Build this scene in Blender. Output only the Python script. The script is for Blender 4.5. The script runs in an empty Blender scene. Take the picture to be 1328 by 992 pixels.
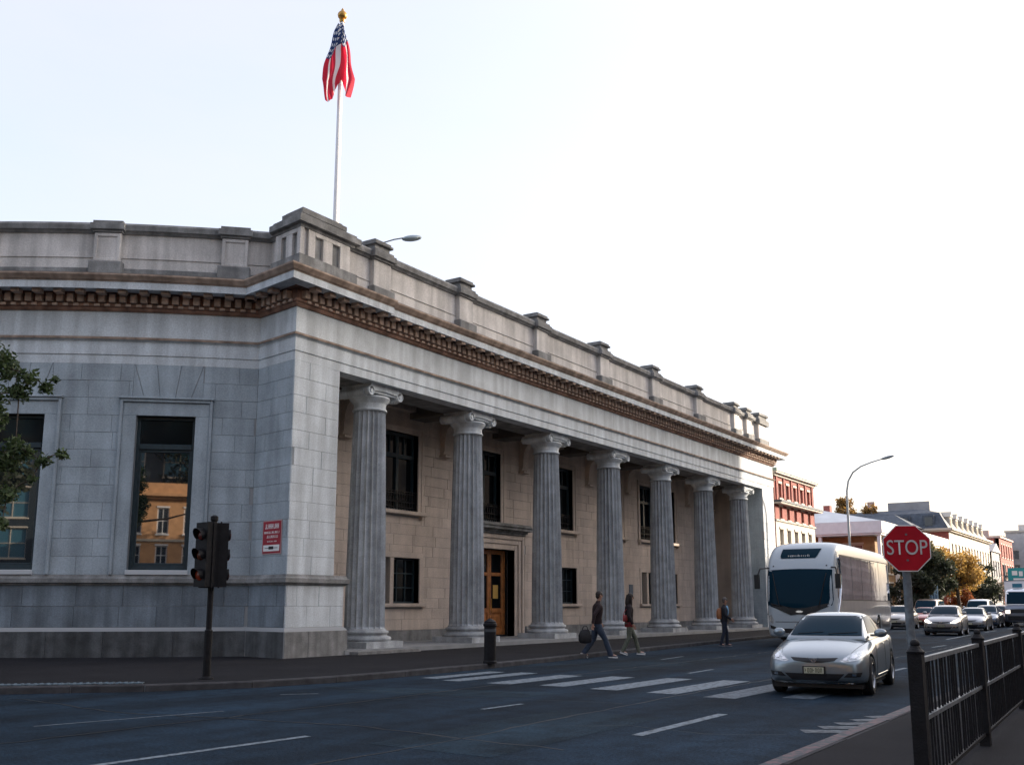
import bpy, bmesh, math, random
from mathutils import Vector, Matrix
from mathutils.bvhtree import BVHTree
random.seed(11)
R = math.radians
PI = math.pi
scene = bpy.context.scene
COL = scene.collection

# ------------------------------------------------------------ camera
th = math.atan(231/1300.); psi = math.atan((1530-664)/(1300/math.cos(th)))
F = Vector((-math.sin(psi)*math.cos(th), math.cos(psi)*math.cos(th), math.sin(th)))
Rt = Vector((math.cos(psi), math.sin(psi), 0)); Up = Rt.cross(F)
cd = bpy.data.cameras.new('camera'); cam = bpy.data.objects.new('camera', cd); COL.objects.link(cam)
cam.matrix_world = Matrix(((Rt.x, Up.x, -F.x, 0), (Rt.y, Up.y, -F.y, 0), (Rt.z, Up.z, -F.z, 1.5), (0, 0, 0, 1)))
cd.sensor_width = 36; cd.lens = 36*1300/1328; cd.shift_y = 57/1328; cd.clip_start = .1; cd.clip_end = 5000
scene.camera = cam

# ------------------------------------------------------------ sky and sun
SUN_EL, SUN_AZ = R(15), R(36)           # azimuth measured clockwise from +Y
w = bpy.data.worlds.new("World"); scene.world = w; w.use_nodes = True
nt = w.node_tree; bg = nt.nodes['Background']
sky = nt.nodes.new('ShaderNodeTexSky'); sky.sky_type = 'NISHITA'; sky.sun_disc = False
sky.sun_elevation = SUN_EL; sky.sun_rotation = SUN_AZ
sky.air_density = 1.0; sky.dust_density = 6.0; sky.ozone_density = 2.0
veil = nt.nodes.new('ShaderNodeMix'); veil.data_type = 'RGBA'; veil.inputs[0].default_value = .6   # thin high cloud veil
veil.inputs[7].default_value = (1.65, 1.55, 1.6, 1)
tc = nt.nodes.new('ShaderNodeTexCoord'); mp = nt.nodes.new('ShaderNodeMapping'); mp.inputs['Scale'].default_value = (1, 1, 3.5)
cn = nt.nodes.new('ShaderNodeTexNoise'); cn.inputs['Scale'].default_value = 1.6; cn.inputs['Detail'].default_value = 7; cn.inputs['Roughness'].default_value = .55
cr = nt.nodes.new('ShaderNodeMapRange'); cr.inputs[1].default_value = .3; cr.inputs[2].default_value = .7; cr.inputs[3].default_value = .50; cr.inputs[4].default_value = .70
nt.links.new(tc.outputs['Generated'], mp.inputs[0]); nt.links.new(mp.outputs[0], cn.inputs['Vector']); nt.links.new(cn.outputs[0], cr.inputs[0]); nt.links.new(cr.outputs[0], veil.inputs[0])
nt.links.new(sky.outputs[0], veil.inputs[6]); nt.links.new(veil.outputs[2], bg.inputs[0]); bg.inputs[1].default_value = 0.13
sl = bpy.data.lights.new('sun', 'SUN'); sl.energy = 2.0; sl.angle = R(.5); sl.color = (1, .86, .70)
so = bpy.data.objects.new('sun', sl); COL.objects.link(so)
sdir = Vector((math.sin(SUN_AZ)*math.cos(SUN_EL), math.cos(SUN_AZ)*math.cos(SUN_EL), math.sin(SUN_EL)))
so.rotation_euler = sdir.to_track_quat('Z', 'Y').to_euler(); so.location = (-30, 20, 60)
scene.view_settings.view_transform = 'Standard'; scene.view_settings.look = 'None'
scene.view_settings.gamma = 1; scene.view_settings.exposure = 2.3; scene.view_settings.use_curve_mapping = False

# ------------------------------------------------------------ materials
def mat(name, col, rough=.8, metal=0, nscale=0, namt=.15, bump=0, bscale=40, spec=.5, streak=0, rnd=0, ior=1.45, coat=0, objcol=False, fine=0, famt=.13):
    m = bpy.data.materials.new(name); m.use_nodes = True; t = m.node_tree; p = t.nodes['Principled BSDF']
    p.inputs['Roughness'].default_value = rough; p.inputs['Metallic'].default_value = metal
    p.inputs['Specular IOR Level'].default_value = spec; p.inputs['IOR'].default_value = ior
    p.inputs['Coat Weight'].default_value = coat; p.inputs['Coat Roughness'].default_value = .04
    N = t.nodes.new; L = t.links.new
    if objcol:
        oi = N('ShaderNodeObjectInfo'); cur = oi.outputs['Color']
    else:
        rgb = N('ShaderNodeRGB'); rgb.outputs[0].default_value = (*col, 1); cur = rgb.outputs[0]
    geo = N('ShaderNodeNewGeometry')
    def mul(cur, fac):
        mx = N('ShaderNodeMix'); mx.data_type = 'RGBA'; mx.blend_type = 'MULTIPLY'; mx.inputs[0].default_value = 1
        L(cur, mx.inputs[6]); L(fac, mx.inputs[7]); return mx.outputs[2]
    def noise(scale, vec=None, lo=.8, hi=1.2, det=5, a=.3, b=.7):
        n = N('ShaderNodeTexNoise'); n.inputs['Scale'].default_value = scale; n.inputs['Detail'].default_value = det
        L(vec or geo.outputs['Position'], n.inputs['Vector'])
        mr = N('ShaderNodeMapRange'); mr.inputs[1].default_value = a; mr.inputs[2].default_value = b
        mr.inputs[3].default_value = lo; mr.inputs[4].default_value = hi; L(n.outputs[0], mr.inputs[0]); return mr.outputs[0]
    if nscale: cur = mul(cur, noise(nscale, lo=1-namt, hi=1+namt))
    if fine: cur = mul(cur, noise(fine, lo=1-famt, hi=1+famt, det=2))
    if name.startswith('asphalt'):
        mp = N('ShaderNodeVectorMath'); mp.operation = 'MULTIPLY'; mp.inputs[1].default_value = (.9, .07, 1); L(geo.outputs['Position'], mp.inputs[0]); cur = mul(cur, noise(1.0, mp.outputs[0], lo=.72, hi=1.3, det=3, a=.4, b=.6))
        cur = mul(cur, noise(2.6, lo=.82, hi=1.12, det=8, a=.38, b=.55))
    if streak:
        mp = N('ShaderNodeVectorMath'); mp.operation = 'MULTIPLY'; mp.inputs[1].default_value = (3, 3, .25); L(geo.outputs['Position'], mp.inputs[0])
        cur = mul(cur, noise(1.0, mp.outputs[0], lo=1-streak, hi=1+streak*.5, a=.38, b=.62))
    if rnd:
        oi = N('ShaderNodeObjectInfo'); mr = N('ShaderNodeMapRange'); mr.inputs[3].default_value = 1-rnd; mr.inputs[4].default_value = 1+rnd
        L(oi.outputs['Random'], mr.inputs[0]); cur = mul(cur, mr.outputs[0])
    L(cur, p.inputs['Base Color'])
    if bump:
        n = N('ShaderNodeTexNoise'); n.inputs['Scale'].default_value = bscale; n.inputs['Detail'].default_value = 4; L(geo.outputs['Position'], n.inputs['Vector'])
        b = N('ShaderNodeBump'); b.inputs['Strength'].default_value = bump; b.inputs['Distance'].default_value = .02
        L(n.outputs[0], b.inputs['Height']); L(b.outputs[0], p.inputs['Normal'])
    return m
def emis(m, col, s):
    p = m.node_tree.nodes['Principled BSDF']; p.inputs['Emission Color'].default_value = (*col, 1); p.inputs['Emission Strength'].default_value = s; return m
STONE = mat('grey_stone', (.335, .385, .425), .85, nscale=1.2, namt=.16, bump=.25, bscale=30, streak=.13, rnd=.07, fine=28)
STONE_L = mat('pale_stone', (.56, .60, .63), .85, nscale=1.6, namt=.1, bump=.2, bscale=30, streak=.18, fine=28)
STONE_W = mat('weathered_stone', (.21, .21, .208), .9, nscale=2.5, namt=.3, bump=.4, bscale=25, streak=.25, fine=28)
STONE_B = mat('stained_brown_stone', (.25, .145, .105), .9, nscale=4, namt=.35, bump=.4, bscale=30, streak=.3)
STONE_SHADE = mat('shaded_low_stone', (.15, .18, .21), .85, nscale=1.2, namt=.25, bump=.25, bscale=30, streak=.25, rnd=.12, fine=28)  # shade low on the curved wing, put into a darker stone colour
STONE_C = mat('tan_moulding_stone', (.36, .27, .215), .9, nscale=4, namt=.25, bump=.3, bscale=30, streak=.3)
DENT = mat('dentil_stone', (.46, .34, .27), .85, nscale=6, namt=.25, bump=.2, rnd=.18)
PARA = mat('parapet_stone', (.55, .525, .505), .85, nscale=1.4, namt=.14, bump=.25, bscale=30, streak=.2, fine=28)
STONE_BOUNCE = mat('bounce_lit_stone', (.50, .42, .36), .85, nscale=1.5, namt=.12, bump=.25, bscale=30, streak=.1, rnd=.08, fine=28)  # warm bounced light in the portico, put into the stone colour
COLM = mat('column_stone', (.37, .39, .41), .8, rnd=.08, nscale=3, namt=.2, bump=.2, bscale=30, streak=.22, fine=28)
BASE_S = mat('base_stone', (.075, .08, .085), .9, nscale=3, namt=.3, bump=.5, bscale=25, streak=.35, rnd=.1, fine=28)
MORTAR = mat('mortar', (.30, .31, .32), .95)
FLOOR = mat('portico_floor', (.22, .23, .24), .7, nscale=2, namt=.15)
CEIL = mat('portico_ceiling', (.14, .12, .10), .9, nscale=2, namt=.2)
ASPH = mat('asphalt', (.009, .020, .034), .92, spec=.15, nscale=.35, namt=.35, bump=.6, bscale=60, fine=26, famt=.42)
PAVE = mat('pavement_asphalt', (.015, .015, .018), .92, spec=.15, nscale=.8, namt=.2, bump=.4, bscale=70, fine=50)
KERB = mat('kerb_stone', (.055, .055, .06), .9, spec=.2, nscale=4, namt=.3, bump=.4, rnd=.12)
DIRT = mat('ground', (.10, .10, .09), .95, nscale=.1, namt=.2)
GLASS = mat('dark_glass', (.006, .009, .012), .015, spec=1.0, ior=2.0)
GLASSD = mat('dim_glass', (.006, .008, .010), .06, spec=.35, ior=1.45)
FRAME = mat('dark_teal_frame', (.018, .035, .045), .45, nscale=6, namt=.2)
IRON = mat('black_iron', (.007, .007, .009), .55, spec=.25, nscale=12, namt=.4, bump=.3, bscale=60)
WOOD = mat('orange_wood', (.40, .15, .045), .45, nscale=5, namt=.3, bump=.15, coat=.3)
PAPER = mat('yellow_paper', (.55, .33, .08), .7)
WHITE = mat('white_paint', (.75, .76, .78), .4, nscale=3, namt=.06)
STEEL = mat('grey_steel', (.13, .15, .17), .55, metal=.3, nscale=14, namt=.35, bump=.2, bscale=40)
GOLD = mat('gilt', (.45, .25, .06), .35, metal=.6)
RED = mat('sign_red', (.36, .005, .016), .6, spec=.2, nscale=8, namt=.12)
SWHITE = mat('sign_white', (.8, .8, .8), .5)
POSTRED = mat('poster_red', (.32, .02, .035), .6, nscale=15, namt=.15)
TYRE = mat('tyre', (.012, .012, .013), .8)
RIM = mat('alloy', (.35, .36, .38), .3, metal=.8)
BLACKP = mat('black_plastic', (.012, .012, .014), .4)
CARP = mat('car_paint', (1, 1, 1), .28, metal=.7, coat=.9, objcol=True, nscale=300, namt=.03)
LAMPG = mat('lamp_glass', (.55, .58, .6), .08, metal=.6, nscale=30, namt=.4)
CHROME = mat('chrome', (.75, .76, .78), .12, metal=1)
CARGL = mat('car_glass', (.005, .024, .042), .03, spec=.12, ior=1.25)
BUSGL = mat('coach_mirror_glass', (.30, .33, .37), .03, metal=.95, nscale=1.6, namt=.35, bump=.05, bscale=2.5)
BUSW = mat('coach_white', (.40, .46, .51), .3, coat=.5)
BUSS = mat('coach_silver', (.30, .30, .31), .28, metal=.55, coat=.5, nscale=2, namt=.15)
def worn_paint(name, col, thr):
    m = mat(name, col, .7); t = m.node_tree; p = t.nodes['Principled BSDF']
    g = t.nodes.new('ShaderNodeNewGeometry'); n = t.nodes.new('ShaderNodeTexNoise'); n.inputs['Scale'].default_value = 9; n.inputs['Detail'].default_value = 8; n.inputs['Roughness'].default_value = .7
    t.links.new(g.outputs['Position'], n.inputs['Vector'])
    mr = t.nodes.new('ShaderNodeMapRange'); mr.inputs[1].default_value = thr-.08; mr.inputs[2].default_value = thr+.08; t.links.new(n.outputs[0], mr.inputs[0])
    mx = t.nodes.new('ShaderNodeMix'); mx.data_type = 'RGBA'; mx.inputs[6].default_value = (.026, .036, .048, 1); mx.inputs[7].default_value = (*col, 1)
    t.links.new(mr.outputs[0], mx.inputs[0]); t.links.new(mx.outputs[2], p.inputs['Base Color']); return m
RMARK = worn_paint('road_paint', (.17, .21, .245), .455)
RMARK2 = worn_paint('faded_road_paint', (.12, .15, .18), .48)
KMARK = worn_paint('kerb_paint_white', (.11, .13, .15), .51)
KMARKR = worn_paint('kerb_paint_red', (.13, .07, .075), .52)

# ------------------------------------------------------------ mesh helpers
class MB:
    def __init__(s): s.v = []; s.f = []
    def add(s, vs, fs):
        o = len(s.v); s.v += [tuple(v) for v in vs]; s.f += [tuple(i+o for i in f) for f in fs]; return s
    def box(s, x0, x1, y0, y1, z0, z1, M=None):
        vs = [(x, y, z) for z in (z0, z1) for (x, y) in ((x0, y0), (x1, y0), (x1, y1), (x0, y1))]
        if M is not None: vs = [M @ Vector(v) for v in vs]
        return s.add(vs, [(3, 2, 1, 0), (4, 5, 6, 7), (0, 1, 5, 4), (1, 2, 6, 5), (2, 3, 7, 6), (3, 0, 4, 7)])
    def lathe(s, prof, n=24, M=None, a0=0, caps=True):
        vs = []; fs = []
        for (r, z) in prof:
            for i in range(n):
                a = a0+2*PI*i/n; v = Vector((r*math.cos(a), r*math.sin(a), z)); vs.append(M @ v if M is not None else v)
        k = len(prof)
        for j in range(k-1):
            for i in range(n):
                fs.append((j*n+i, j*n+(i+1) % n, (j+1)*n+(i+1) % n, (j+1)*n+i))
        if caps: fs.append(tuple(range(n-1, -1, -1))); fs.append(tuple((k-1)*n+i for i in range(n)))
        return s.add(vs, fs)
    def tube(s, pts, rad, n=8):
        pts = [Vector(p) for p in pts]; vs = []; fs = []
        if not hasattr(rad, '__len__'): rad = [rad]*len(pts)
        up = None
        for i, p in enumerate(pts):
            d = (pts[min(i+1, len(pts)-1)]-pts[max(i-1, 0)]).normalized()
            if up is None: up = Vector((0, 0, 1)) if abs(d.z) < .9 else Vector((1, 0, 0))
            a = d.cross(up).normalized(); b = a.cross(d).normalized(); up = b
            for k in range(n):
                t = 2*PI*k/n; vs.append(p+(a*math.cos(t)+b*math.sin(t))*rad[i])
        for j in range(len(pts)-1):
            for k in range(n): fs.append((j*n+k, j*n+(k+1) % n, (j+1)*n+(k+1) % n, (j+1)*n+k))
        fs.append(tuple(range(n-1, -1, -1))); fs.append(tuple((len(pts)-1)*n+k for k in range(n)))
        return s.add(vs, fs)
    def prism(s, poly, z0, z1):
        n = len(poly); vs = [(x, y, z0) for x, y in poly]+[(x, y, z1) for x, y in poly]
        return s.add(vs, [tuple(range(n-1, -1, -1)), tuple(range(n, 2*n))]+[(i, (i+1) % n, n+(i+1) % n, n+i) for i in range(n)])
    def grid(s, P):   # rows of points
        nr = len(P); nc = len(P[0])
        return s.add([p for r in P for p in r], [(i*nc+j, i*nc+j+1, (i+1)*nc+j+1, (i+1)*nc+j) for i in range(nr-1) for j in range(nc-1)])
    def ball(s, c, rx, ry=None, rz=None, n=12, m=8):
        ry = ry or rx; rz = rz or rx; prof = [(math.sin(PI*j/m), -math.cos(PI*j/m)) for j in range(m+1)]
        prof[0] = (.02, -1); prof[-1] = (.02, 1)
        return s.lathe(prof, n, Matrix.Translation(c) @ Matrix.Diagonal((rx, ry, rz, 1)))
    def mesh(s, name, m, smooth=False):
        me = bpy.data.meshes.new(name); me.from_pydata(s.v, [], s.f)
        bm = bmesh.new(); bm.from_mesh(me); bmesh.ops.recalc_face_normals(bm, faces=bm.faces); bm.to_mesh(me); bm.free()
        me.materials.append(m)
        if smooth:
            me.polygons.foreach_set('use_smooth', [True]*len(me.polygons))
            try: me.set_sharp_from_angle(angle=R(smooth if smooth is not True else 40))
            except Exception: pass
        return me
    def build(s, name, m, parent=None, smooth=False, **kw):
        return obj(name, s.mesh(name, m, smooth), parent, **kw)
def obj(name, me, parent=None, loc=None, label=None, cat=None, group=None, kind=None):
    o = bpy.data.objects.new(name, me); COL.objects.link(o)
    if parent is not None:
        o.parent = parent
        if loc is None and parent.get('_w'): o.location = -Vector(parent.location)
    if loc is not None: o.location = loc
    if label: o['label'] = label
    if cat: o['category'] = cat
    if group: o['group'] = group
    if kind: o['kind'] = kind
    return o
def thing(name, label, cat, loc=(0, 0, 0), rz=0, group=None, world=False):
    o = bpy.data.objects.new(name, None); COL.objects.link(o); o.location = loc; o.rotation_euler = (0, 0, rz); o.empty_display_size = .3
    o['label'] = label; o['category'] = cat
    if group: o['group'] = group
    if world: o['_w'] = 1
    return o
def struct(name, mb, m, **kw): return mb.build(name, m, kind='structure', **kw)
def copy_tree(o, parent=None, label=None):
    c = o.copy(); COL.objects.link(c)
    if parent is not None: c.parent = parent
    if label: c['label'] = label
    for ch in list(o.children): copy_tree(ch, c)
    return c
def evaluated(o):
    dg = bpy.context.evaluated_depsgraph_get(); dg.update(); e = o.evaluated_get(dg); me = bpy.data.meshes.new_from_object(e); return me
def text_mesh(txt, size, depth, m, font_scale=(1, 1)):
    c = bpy.data.curves.new('lettering', 'FONT'); c.body = txt; c.size = size; c.extrude = depth; c.align_x = 'CENTER'; c.align_y = 'CENTER'
    o = bpy.data.objects.new('tmp', c); COL.objects.link(o); me = evaluated(o); COL.objects.unlink(o); bpy.data.objects.remove(o)
    for v in me.vertices: v.co.x *= font_scale[0]; v.co.y *= font_scale[1]
    me.materials.clear(); me.materials.append(m); return me

# ------------------------------------------------------------ plan of the stone building
def arc(s, n=60):
    x, y = -21.5, 19.5
    for i in range(n):
        a = R(46-1.7*(i+.5)*s/n); x -= math.cos(a)*s/n; y -= math.sin(a)*s/n
    return Vector((x, y))
def arc_n(s):
    a = R(46-1.7*s); return Vector((math.sin(a), -math.cos(a)))
C0 = Vector((-19.75, 19.2)); C1 = Vector((-21.5, 19.5)); FX = -19.75; YE = 58.7; XB = -22.9
def m_arc(s, z, o):
    p = arc(s)+arc_n(s)*o; return Vector((p.x, p.y, z))
sd = (C1-C0).normalized(); sn = Vector((sd.y, -sd.x)); sn = -sn if sn.y > 0 else sn
LS = (C1-C0).length
def m_side(s, z, o):
    p = C0+sd*s+sn*o; return Vector((p.x, p.y, z))
def m_front(s, z, o): return Vector((FX+o, s, z))
def m_back(s, z, o): return Vector((XB+o, s, z))
def sweep(path, prof, mb=None, closed_ends=True):
    mb = mb or MB(); P = [Vector(p) for p in path]; n = len(P); k = len(prof); vs = []; fs = []
    def nrm(a, b): d = (b-a).normalized(); return Vector((d.y, -d.x))
    for i, p in enumerate(P):
        n1 = nrm(P[i-1], p) if i > 0 else nrm(p, P[i+1]); n2 = nrm(p, P[i+1]) if i < n-1 else n1
        mdir = (n1+n2)/(1+n1.dot(n2))
        for (o, z) in prof: q = p+mdir*o; vs.append((q.x, q.y, z))
    for i in range(n-1):
        for j in range(k): fs.append((i*k+j, i*k+(j+1) % k, (i+1)*k+(j+1) % k, (i+1)*k+j))
    if closed_ends: fs.append(tuple(range(k))); fs.append(tuple((n-1)*k+j for j in range(k-1, -1, -1)))
    return mb.add(vs, fs)
def holed(mapf, s0, s1, z0, z1, rects, depth, ds=99, off=0, mb=None):
    """wall skin in (s,z) with real openings and reveals"""
    mb = mb or MB(); S = {s0, s1}; Z = {z0, z1}
    for (a, b, c, d) in rects: S |= {a, b}; Z |= {c, d}
    S = sorted(x for x in S if s0 <= x <= s1); Z = sorted(x for x in Z if z0 <= x <= z1)
    S2 = [S[0]]
    for a, b in zip(S, S[1:]):
        k = max(1, math.ceil((b-a)/ds)); S2 += [a+(b-a)*i/k for i in range(1, k+1)]
    for a, b in zip(S2, S2[1:]):
        for c, d in zip(Z, Z[1:]):
            ms, mz = (a+b)/2, (c+d)/2
            if any(r[0] < ms < r[1] and r[2] < mz < r[3] for r in rects): continue
            mb.add([mapf(a, c, off), mapf(b, c, off), mapf(b, d, off), mapf(a, d, off)], [(0, 1, 2, 3)])
    for (a, b, c, d) in rects:
        a, b = max(a, s0), min(b, s1)
        for (p, q) in (((a, c), (b, c)), ((b, c), (b, d)), ((b, d), (a, d)), ((a, d), (a, c))):
            mb.add([mapf(*p, off), mapf(*q, off), mapf(*q, off-depth), mapf(*p, off-depth)], [(0, 1, 2, 3)])
    return mb
def mbox(mb, mapf, s0, s1, z0, z1, o0, o1, bev=0):
    if bev:
        vs = [mapf(s0, z0, o0), mapf(s1, z0, o0), mapf(s1, z1, o0), mapf(s0, z1, o0),
              mapf(s0, z0, o1-bev), mapf(s1, z0, o1-bev), mapf(s1, z1, o1-bev), mapf(s0, z1, o1-bev),
              mapf(s0+bev, z0+bev, o1), mapf(s1-bev, z0+bev, o1), mapf(s1-bev, z1-bev, o1), mapf(s0+bev, z1-bev, o1)]
        return mb.add(vs, [(0, 1, 5, 4), (1, 2, 6, 5), (2, 3, 7, 6), (3, 0, 4, 7), (4, 5, 9, 8), (5, 6, 10, 9), (6, 7, 11, 10), (7, 4, 8, 11), (8, 9, 10, 11)])
    vs = [mapf(s, z, o) for o in (o0, o1) for (s, z) in ((s0, z0), (s1, z0), (s1, z1), (s0, z1))]
    return mb.add(vs, [(3, 2, 1, 0), (4, 5, 6, 7), (0, 1, 5, 4), (1, 2, 6, 5), (2, 3, 7, 6), (3, 0, 4, 7)])
def ashlar(mapf, s0, s1, z0, z1, ch, bw, holes, parent, m, vis=None, name='stone', g=.003, stuff_parent=None):
    rnd = random.Random(hash((round(s0*10), round(z0*10), round(z1*10))) & 0xffff)
    n = max(1, round((z1-z0)/ch)); h = (z1-z0)/n; rest = MB(); cnt = 0
    for k in range(n):
        a, b = z0+k*h, z0+(k+1)*h; s = s0-(bw*.5 if k % 2 else 0)+rnd.uniform(-.1, .1)*bw
        while s < s1:
            part = []; e = s+bw*rnd.uniform(.75, 1.3); iv = [(max(s, s0), min(e, s1))]
            if s1-e < bw*.3: iv = [(max(s, s0), s1)]; e = s1
            for (ha, hb, hc, hd) in holes:
                if min(b, hd)-max(a, hc) > .15*h:
                    iv2 = []
                    for (p, q) in iv:
                        if hb <= p or ha >= q: iv2.append((p, q)); continue
                        for (za, zb) in ((a, hc), (hd, b)):
                            if zb-za > .04 and min(q, hb)-max(p, ha) > .05: part.append((max(p, ha), min(q, hb), za, zb))
                        if ha-p > .06: iv2.append((p, ha))
                        if q-hb > .06: iv2.append((hb, q))
                    iv = iv2
            for (p, q) in iv:
                if q-p < .05: continue
                t = rnd.uniform(0, .006)
                if vis is None or vis((p+q)/2, (a+b)/2):
                    mb = MB(); mbox(mb, mapf, p+g, q-g, a+g, b-g, -.04, t, .007); mb.build(name, m, parent); cnt += 1
                else: mbox(rest, mapf, p+g, q-g, a+g, b-g, -.04, t, .007)
            for (p, q, za, zb) in part:
                mbox(rest if (vis is not None and not vis((p+q)/2, (za+zb)/2)) else rest, mapf, p+g, q-g, za+g, zb-g, -.04, .002, .007)
            s = e
    if rest.f: rest.build(name, m, parent, kind='stuff')
    return cnt

# ------------------------------------------------------------ ground, road, pavements
g = MB(); g.add([(-2500, -2500, -.06), (2500, -2500, -.06), (2500, 2500, -.06), (-2500, 2500, -.06)], [(0, 1, 2, 3)]); struct('ground', g, DIRT)
g = MB(); g.add([(-160, -120, 0), (60, -120, 0), (60, 420, 0), (-160, 420, 0)], [(0, 1, 2, 3)]); struct('road', g, ASPH)
kpts = [(-52, -20), (-30, -1.9), (-22, 5.1), (-17.0, 9.85), (-15.3, 11.6), (-14.35, 13.2), (-13.95, 15), (-13.85, 17), (-13.95, 20.5), (-14.36, 26), (-15.0, 34), (-15.8, 45), (-15.9, 60), (-15.9, 220)]
kpts = [Vector(p) for p in kpts]
pv = MB(); pv.prism([tuple(p+Vector((-.14, .05))) for p in kpts]+[(-60, 220), (-60, -20)], -.03, .118)
struct('pavement', pv, PAVE)
kerb = MB(); sweep(kpts, [(-.17, -.03), (-.02, -.03), (-.02, .10), (-.17, .10)], kerb); kerb = kerb.build('kerb', MORTAR, kind='structure')
def kerb_stones(pts, L, parent, inward, m, ztop=.122, maxd=70):
    acc = []
    for a, b in zip(pts, pts[1:]):
        d = (b-a).length; k = max(1, round(d/L))
        for i in range(k):
            p, q = a.lerp(b, i/k), a.lerp(b, (i+1)/k)
            if p.length > maxd: continue
            acc.append((p, q))
    for p, q in acc:
        t = (q-p).normalized(); nn = Vector((t.y, -t.x))*inward; mb = MB(); g_ = .006
        p2, q2 = p+t*g_, q-t*g_
        dz = random.uniform(-.004, .004)
        pr = [(0, -.02), (0, ztop-.02+dz), (-.02, ztop+dz), (-.19, ztop+dz), (-.19, -.02)]
        vs = [(e.x+nn.x*o, e.y+nn.y*o, z) for e in (p2, q2) for (o, z) in pr]
        mb.add(vs, [(0, 1, 2, 3, 4), (9, 8, 7, 6, 5)]+[(i, (i+1) % 5, 5+(i+1) % 5, 5+i) for i in range(5)])
        mb.build('kerb_stone', m, parent)
kerb_stones(kpts[2:], 1.6, kerb, 1, KERB, maxd=62)
# right footway: kerb with old white and red paint
rk = [Vector(p) for p in ((-3.2, -4), (-3.2, 9), (-3.28, 15), (-3.3, 24), (-3.3, 60), (-3.3, 220))]
pv = MB(); pv.prism([(p.x+.14, p.y) for p in rk]+[(60, 220), (60, -4)], -.03, .118); struct('footway', pv, PAVE)
kr = MB(); sweep(rk, [(.17, -.03), (.02, -.03), (.02, .10), (.17, .10)], kr); kr = kr.build('kerb', MORTAR, kind='structure')
kerb_stones(rk, 1.0, kr, -1, KERB, maxd=45)
def quad(poly, z, name, m):
    mb = MB(); mb.add([(x, y, z) for x, y in poly], [tuple(range(len(poly)))]); return struct(name, mb, m)
for (p_, c_) in (([(-13.3, 21.5), (-10.6, 21.2), (-10.4, 27.5), (-13.5, 27.9)], (.013, .020, .029)), ([(-7.6, 8.7), (-5.9, 8.6), (-6.0, 12.9), (-7.7, 12.8)], (.021, .032, .046)), ([(-12.4, 13.4), (-9.2, 14.3), (-9.0, 15.4), (-12.5, 14.6)], (.022, .033, .047)), ([(-5.3, 24), (-4.2, 24), (-4.0, 44), (-5.2, 44)], (.013, .021, .030)), ([(-15, 5.2), (-12.2, 4.6), (-11.6, 6.4), (-14.6, 7.2)], (.013, .021, .030))):
    quad(p_, .0025, 'road_patch', mat('asphalt_patch', (c_[0]*.62, c_[1]*.85, c_[2]*.9), .92, spec=.15, nscale=.6, namt=.3, bump=.6, bscale=60, fine=26, famt=.42))
SEAM = mat('tar_seam', (.008, .011, .015), .6, spec=.3)
def seam(pts, wd=.026):
    b = MB(); rr = random.Random(len(pts)*7+int(abs(pts[0][0])*10)); out = []
    for (x0, y0), (x1, y1) in zip(pts, pts[1:]):
        n = max(2, int(math.hypot(x1-x0, y1-y0)/.35))
        out += [(x0+(x1-x0)*i/n+rr.gauss(0, .03), y0+(y1-y0)*i/n+rr.gauss(0, .03)) for i in range(n)]
    P = []
    for i, (x, y) in enumerate(out):
        a = out[min(i+1, len(out)-1)]; c = out[max(i-1, 0)]; d = Vector((a[0]-c[0], a[1]-c[1])).normalized(); h = wd*rr.uniform(.5, 1.3)
        P.append([(x-d.y*h, y+d.x*h, .0032), (x+d.y*h, y-d.x*h, .0032)])
    b.grid(P); struct('road_seam', b, SEAM)
seam([(-7.1, 2), (-7.0, 9), (-7.2, 16), (-7.0, 30), (-7.1, 60)]); seam([(-11.0, 5), (-10.9, 12), (-11.2, 22), (-11.3, 40)]); seam([(-16, 9.6), (-12.6, 9.2), (-9, 9.9), (-5.2, 9.4)]); seam([(-13.5, 14.2), (-10.3, 13.8), (-7.0, 14.4)], .012); seam([(-6.9, 11), (-6.0, 11.8), (-4.8, 11.5), (-3.6, 12.2)], .01); seam([(-13.7, 22.8), (-9, 22.5), (-4, 22.9)], .012)
def mark(x0, y0, x1, y1, wd, m=None, z=.004):
    d = Vector((x1-x0, y1-y0)); t = Vector((d.y, -d.x)).normalized()*wd/2
    quad([(x0-t.x, y0-t.y), (x0+t.x, y0+t.y), (x1+t.x, y1+t.y), (x1-t.x, y1-t.y)], z, 'road_marking', m or RMARK)
mark(-8.95, 2.5, -8.6, 8.8, .11); mark(-12.15, 7.6, -11.6, 10.15, .06, RMARK2); mark(-8.65, 12.4, -8.6, 13.4, .09)
mark(-5.44, 10.95, -5.47, 13.7, .15); mark(-12.9, 12.5, -12.5, 13.0, .08, RMARK2)
mark(-9.28, 21.3, -9.36, 22.9, .1); mark(-12.2, 26.2, -12.4, 28.1, .1, RMARK2); mark(-5.67, 24.4, -5.67, 26, .12); mark(-9.35, 27, -9.4, 29, .1, RMARK2)
mark(-5.75, 34.5, -5.8, 37.5, .14); mark(-7.56, 39, -7.5, 41.2, .12); mark(-8.7, 48, -9.0, 56, .13); mark(-6.0, 45, -6.1, 50, .13); mark(-12.6, 64, -12.6, 68, .13)
for i in range(8): mark(-9.2, 62+i*9, -9.2, 66+i*9, .14); mark(-6.1, 58+i*9, -6.1, 62+i*9, .14)
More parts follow.
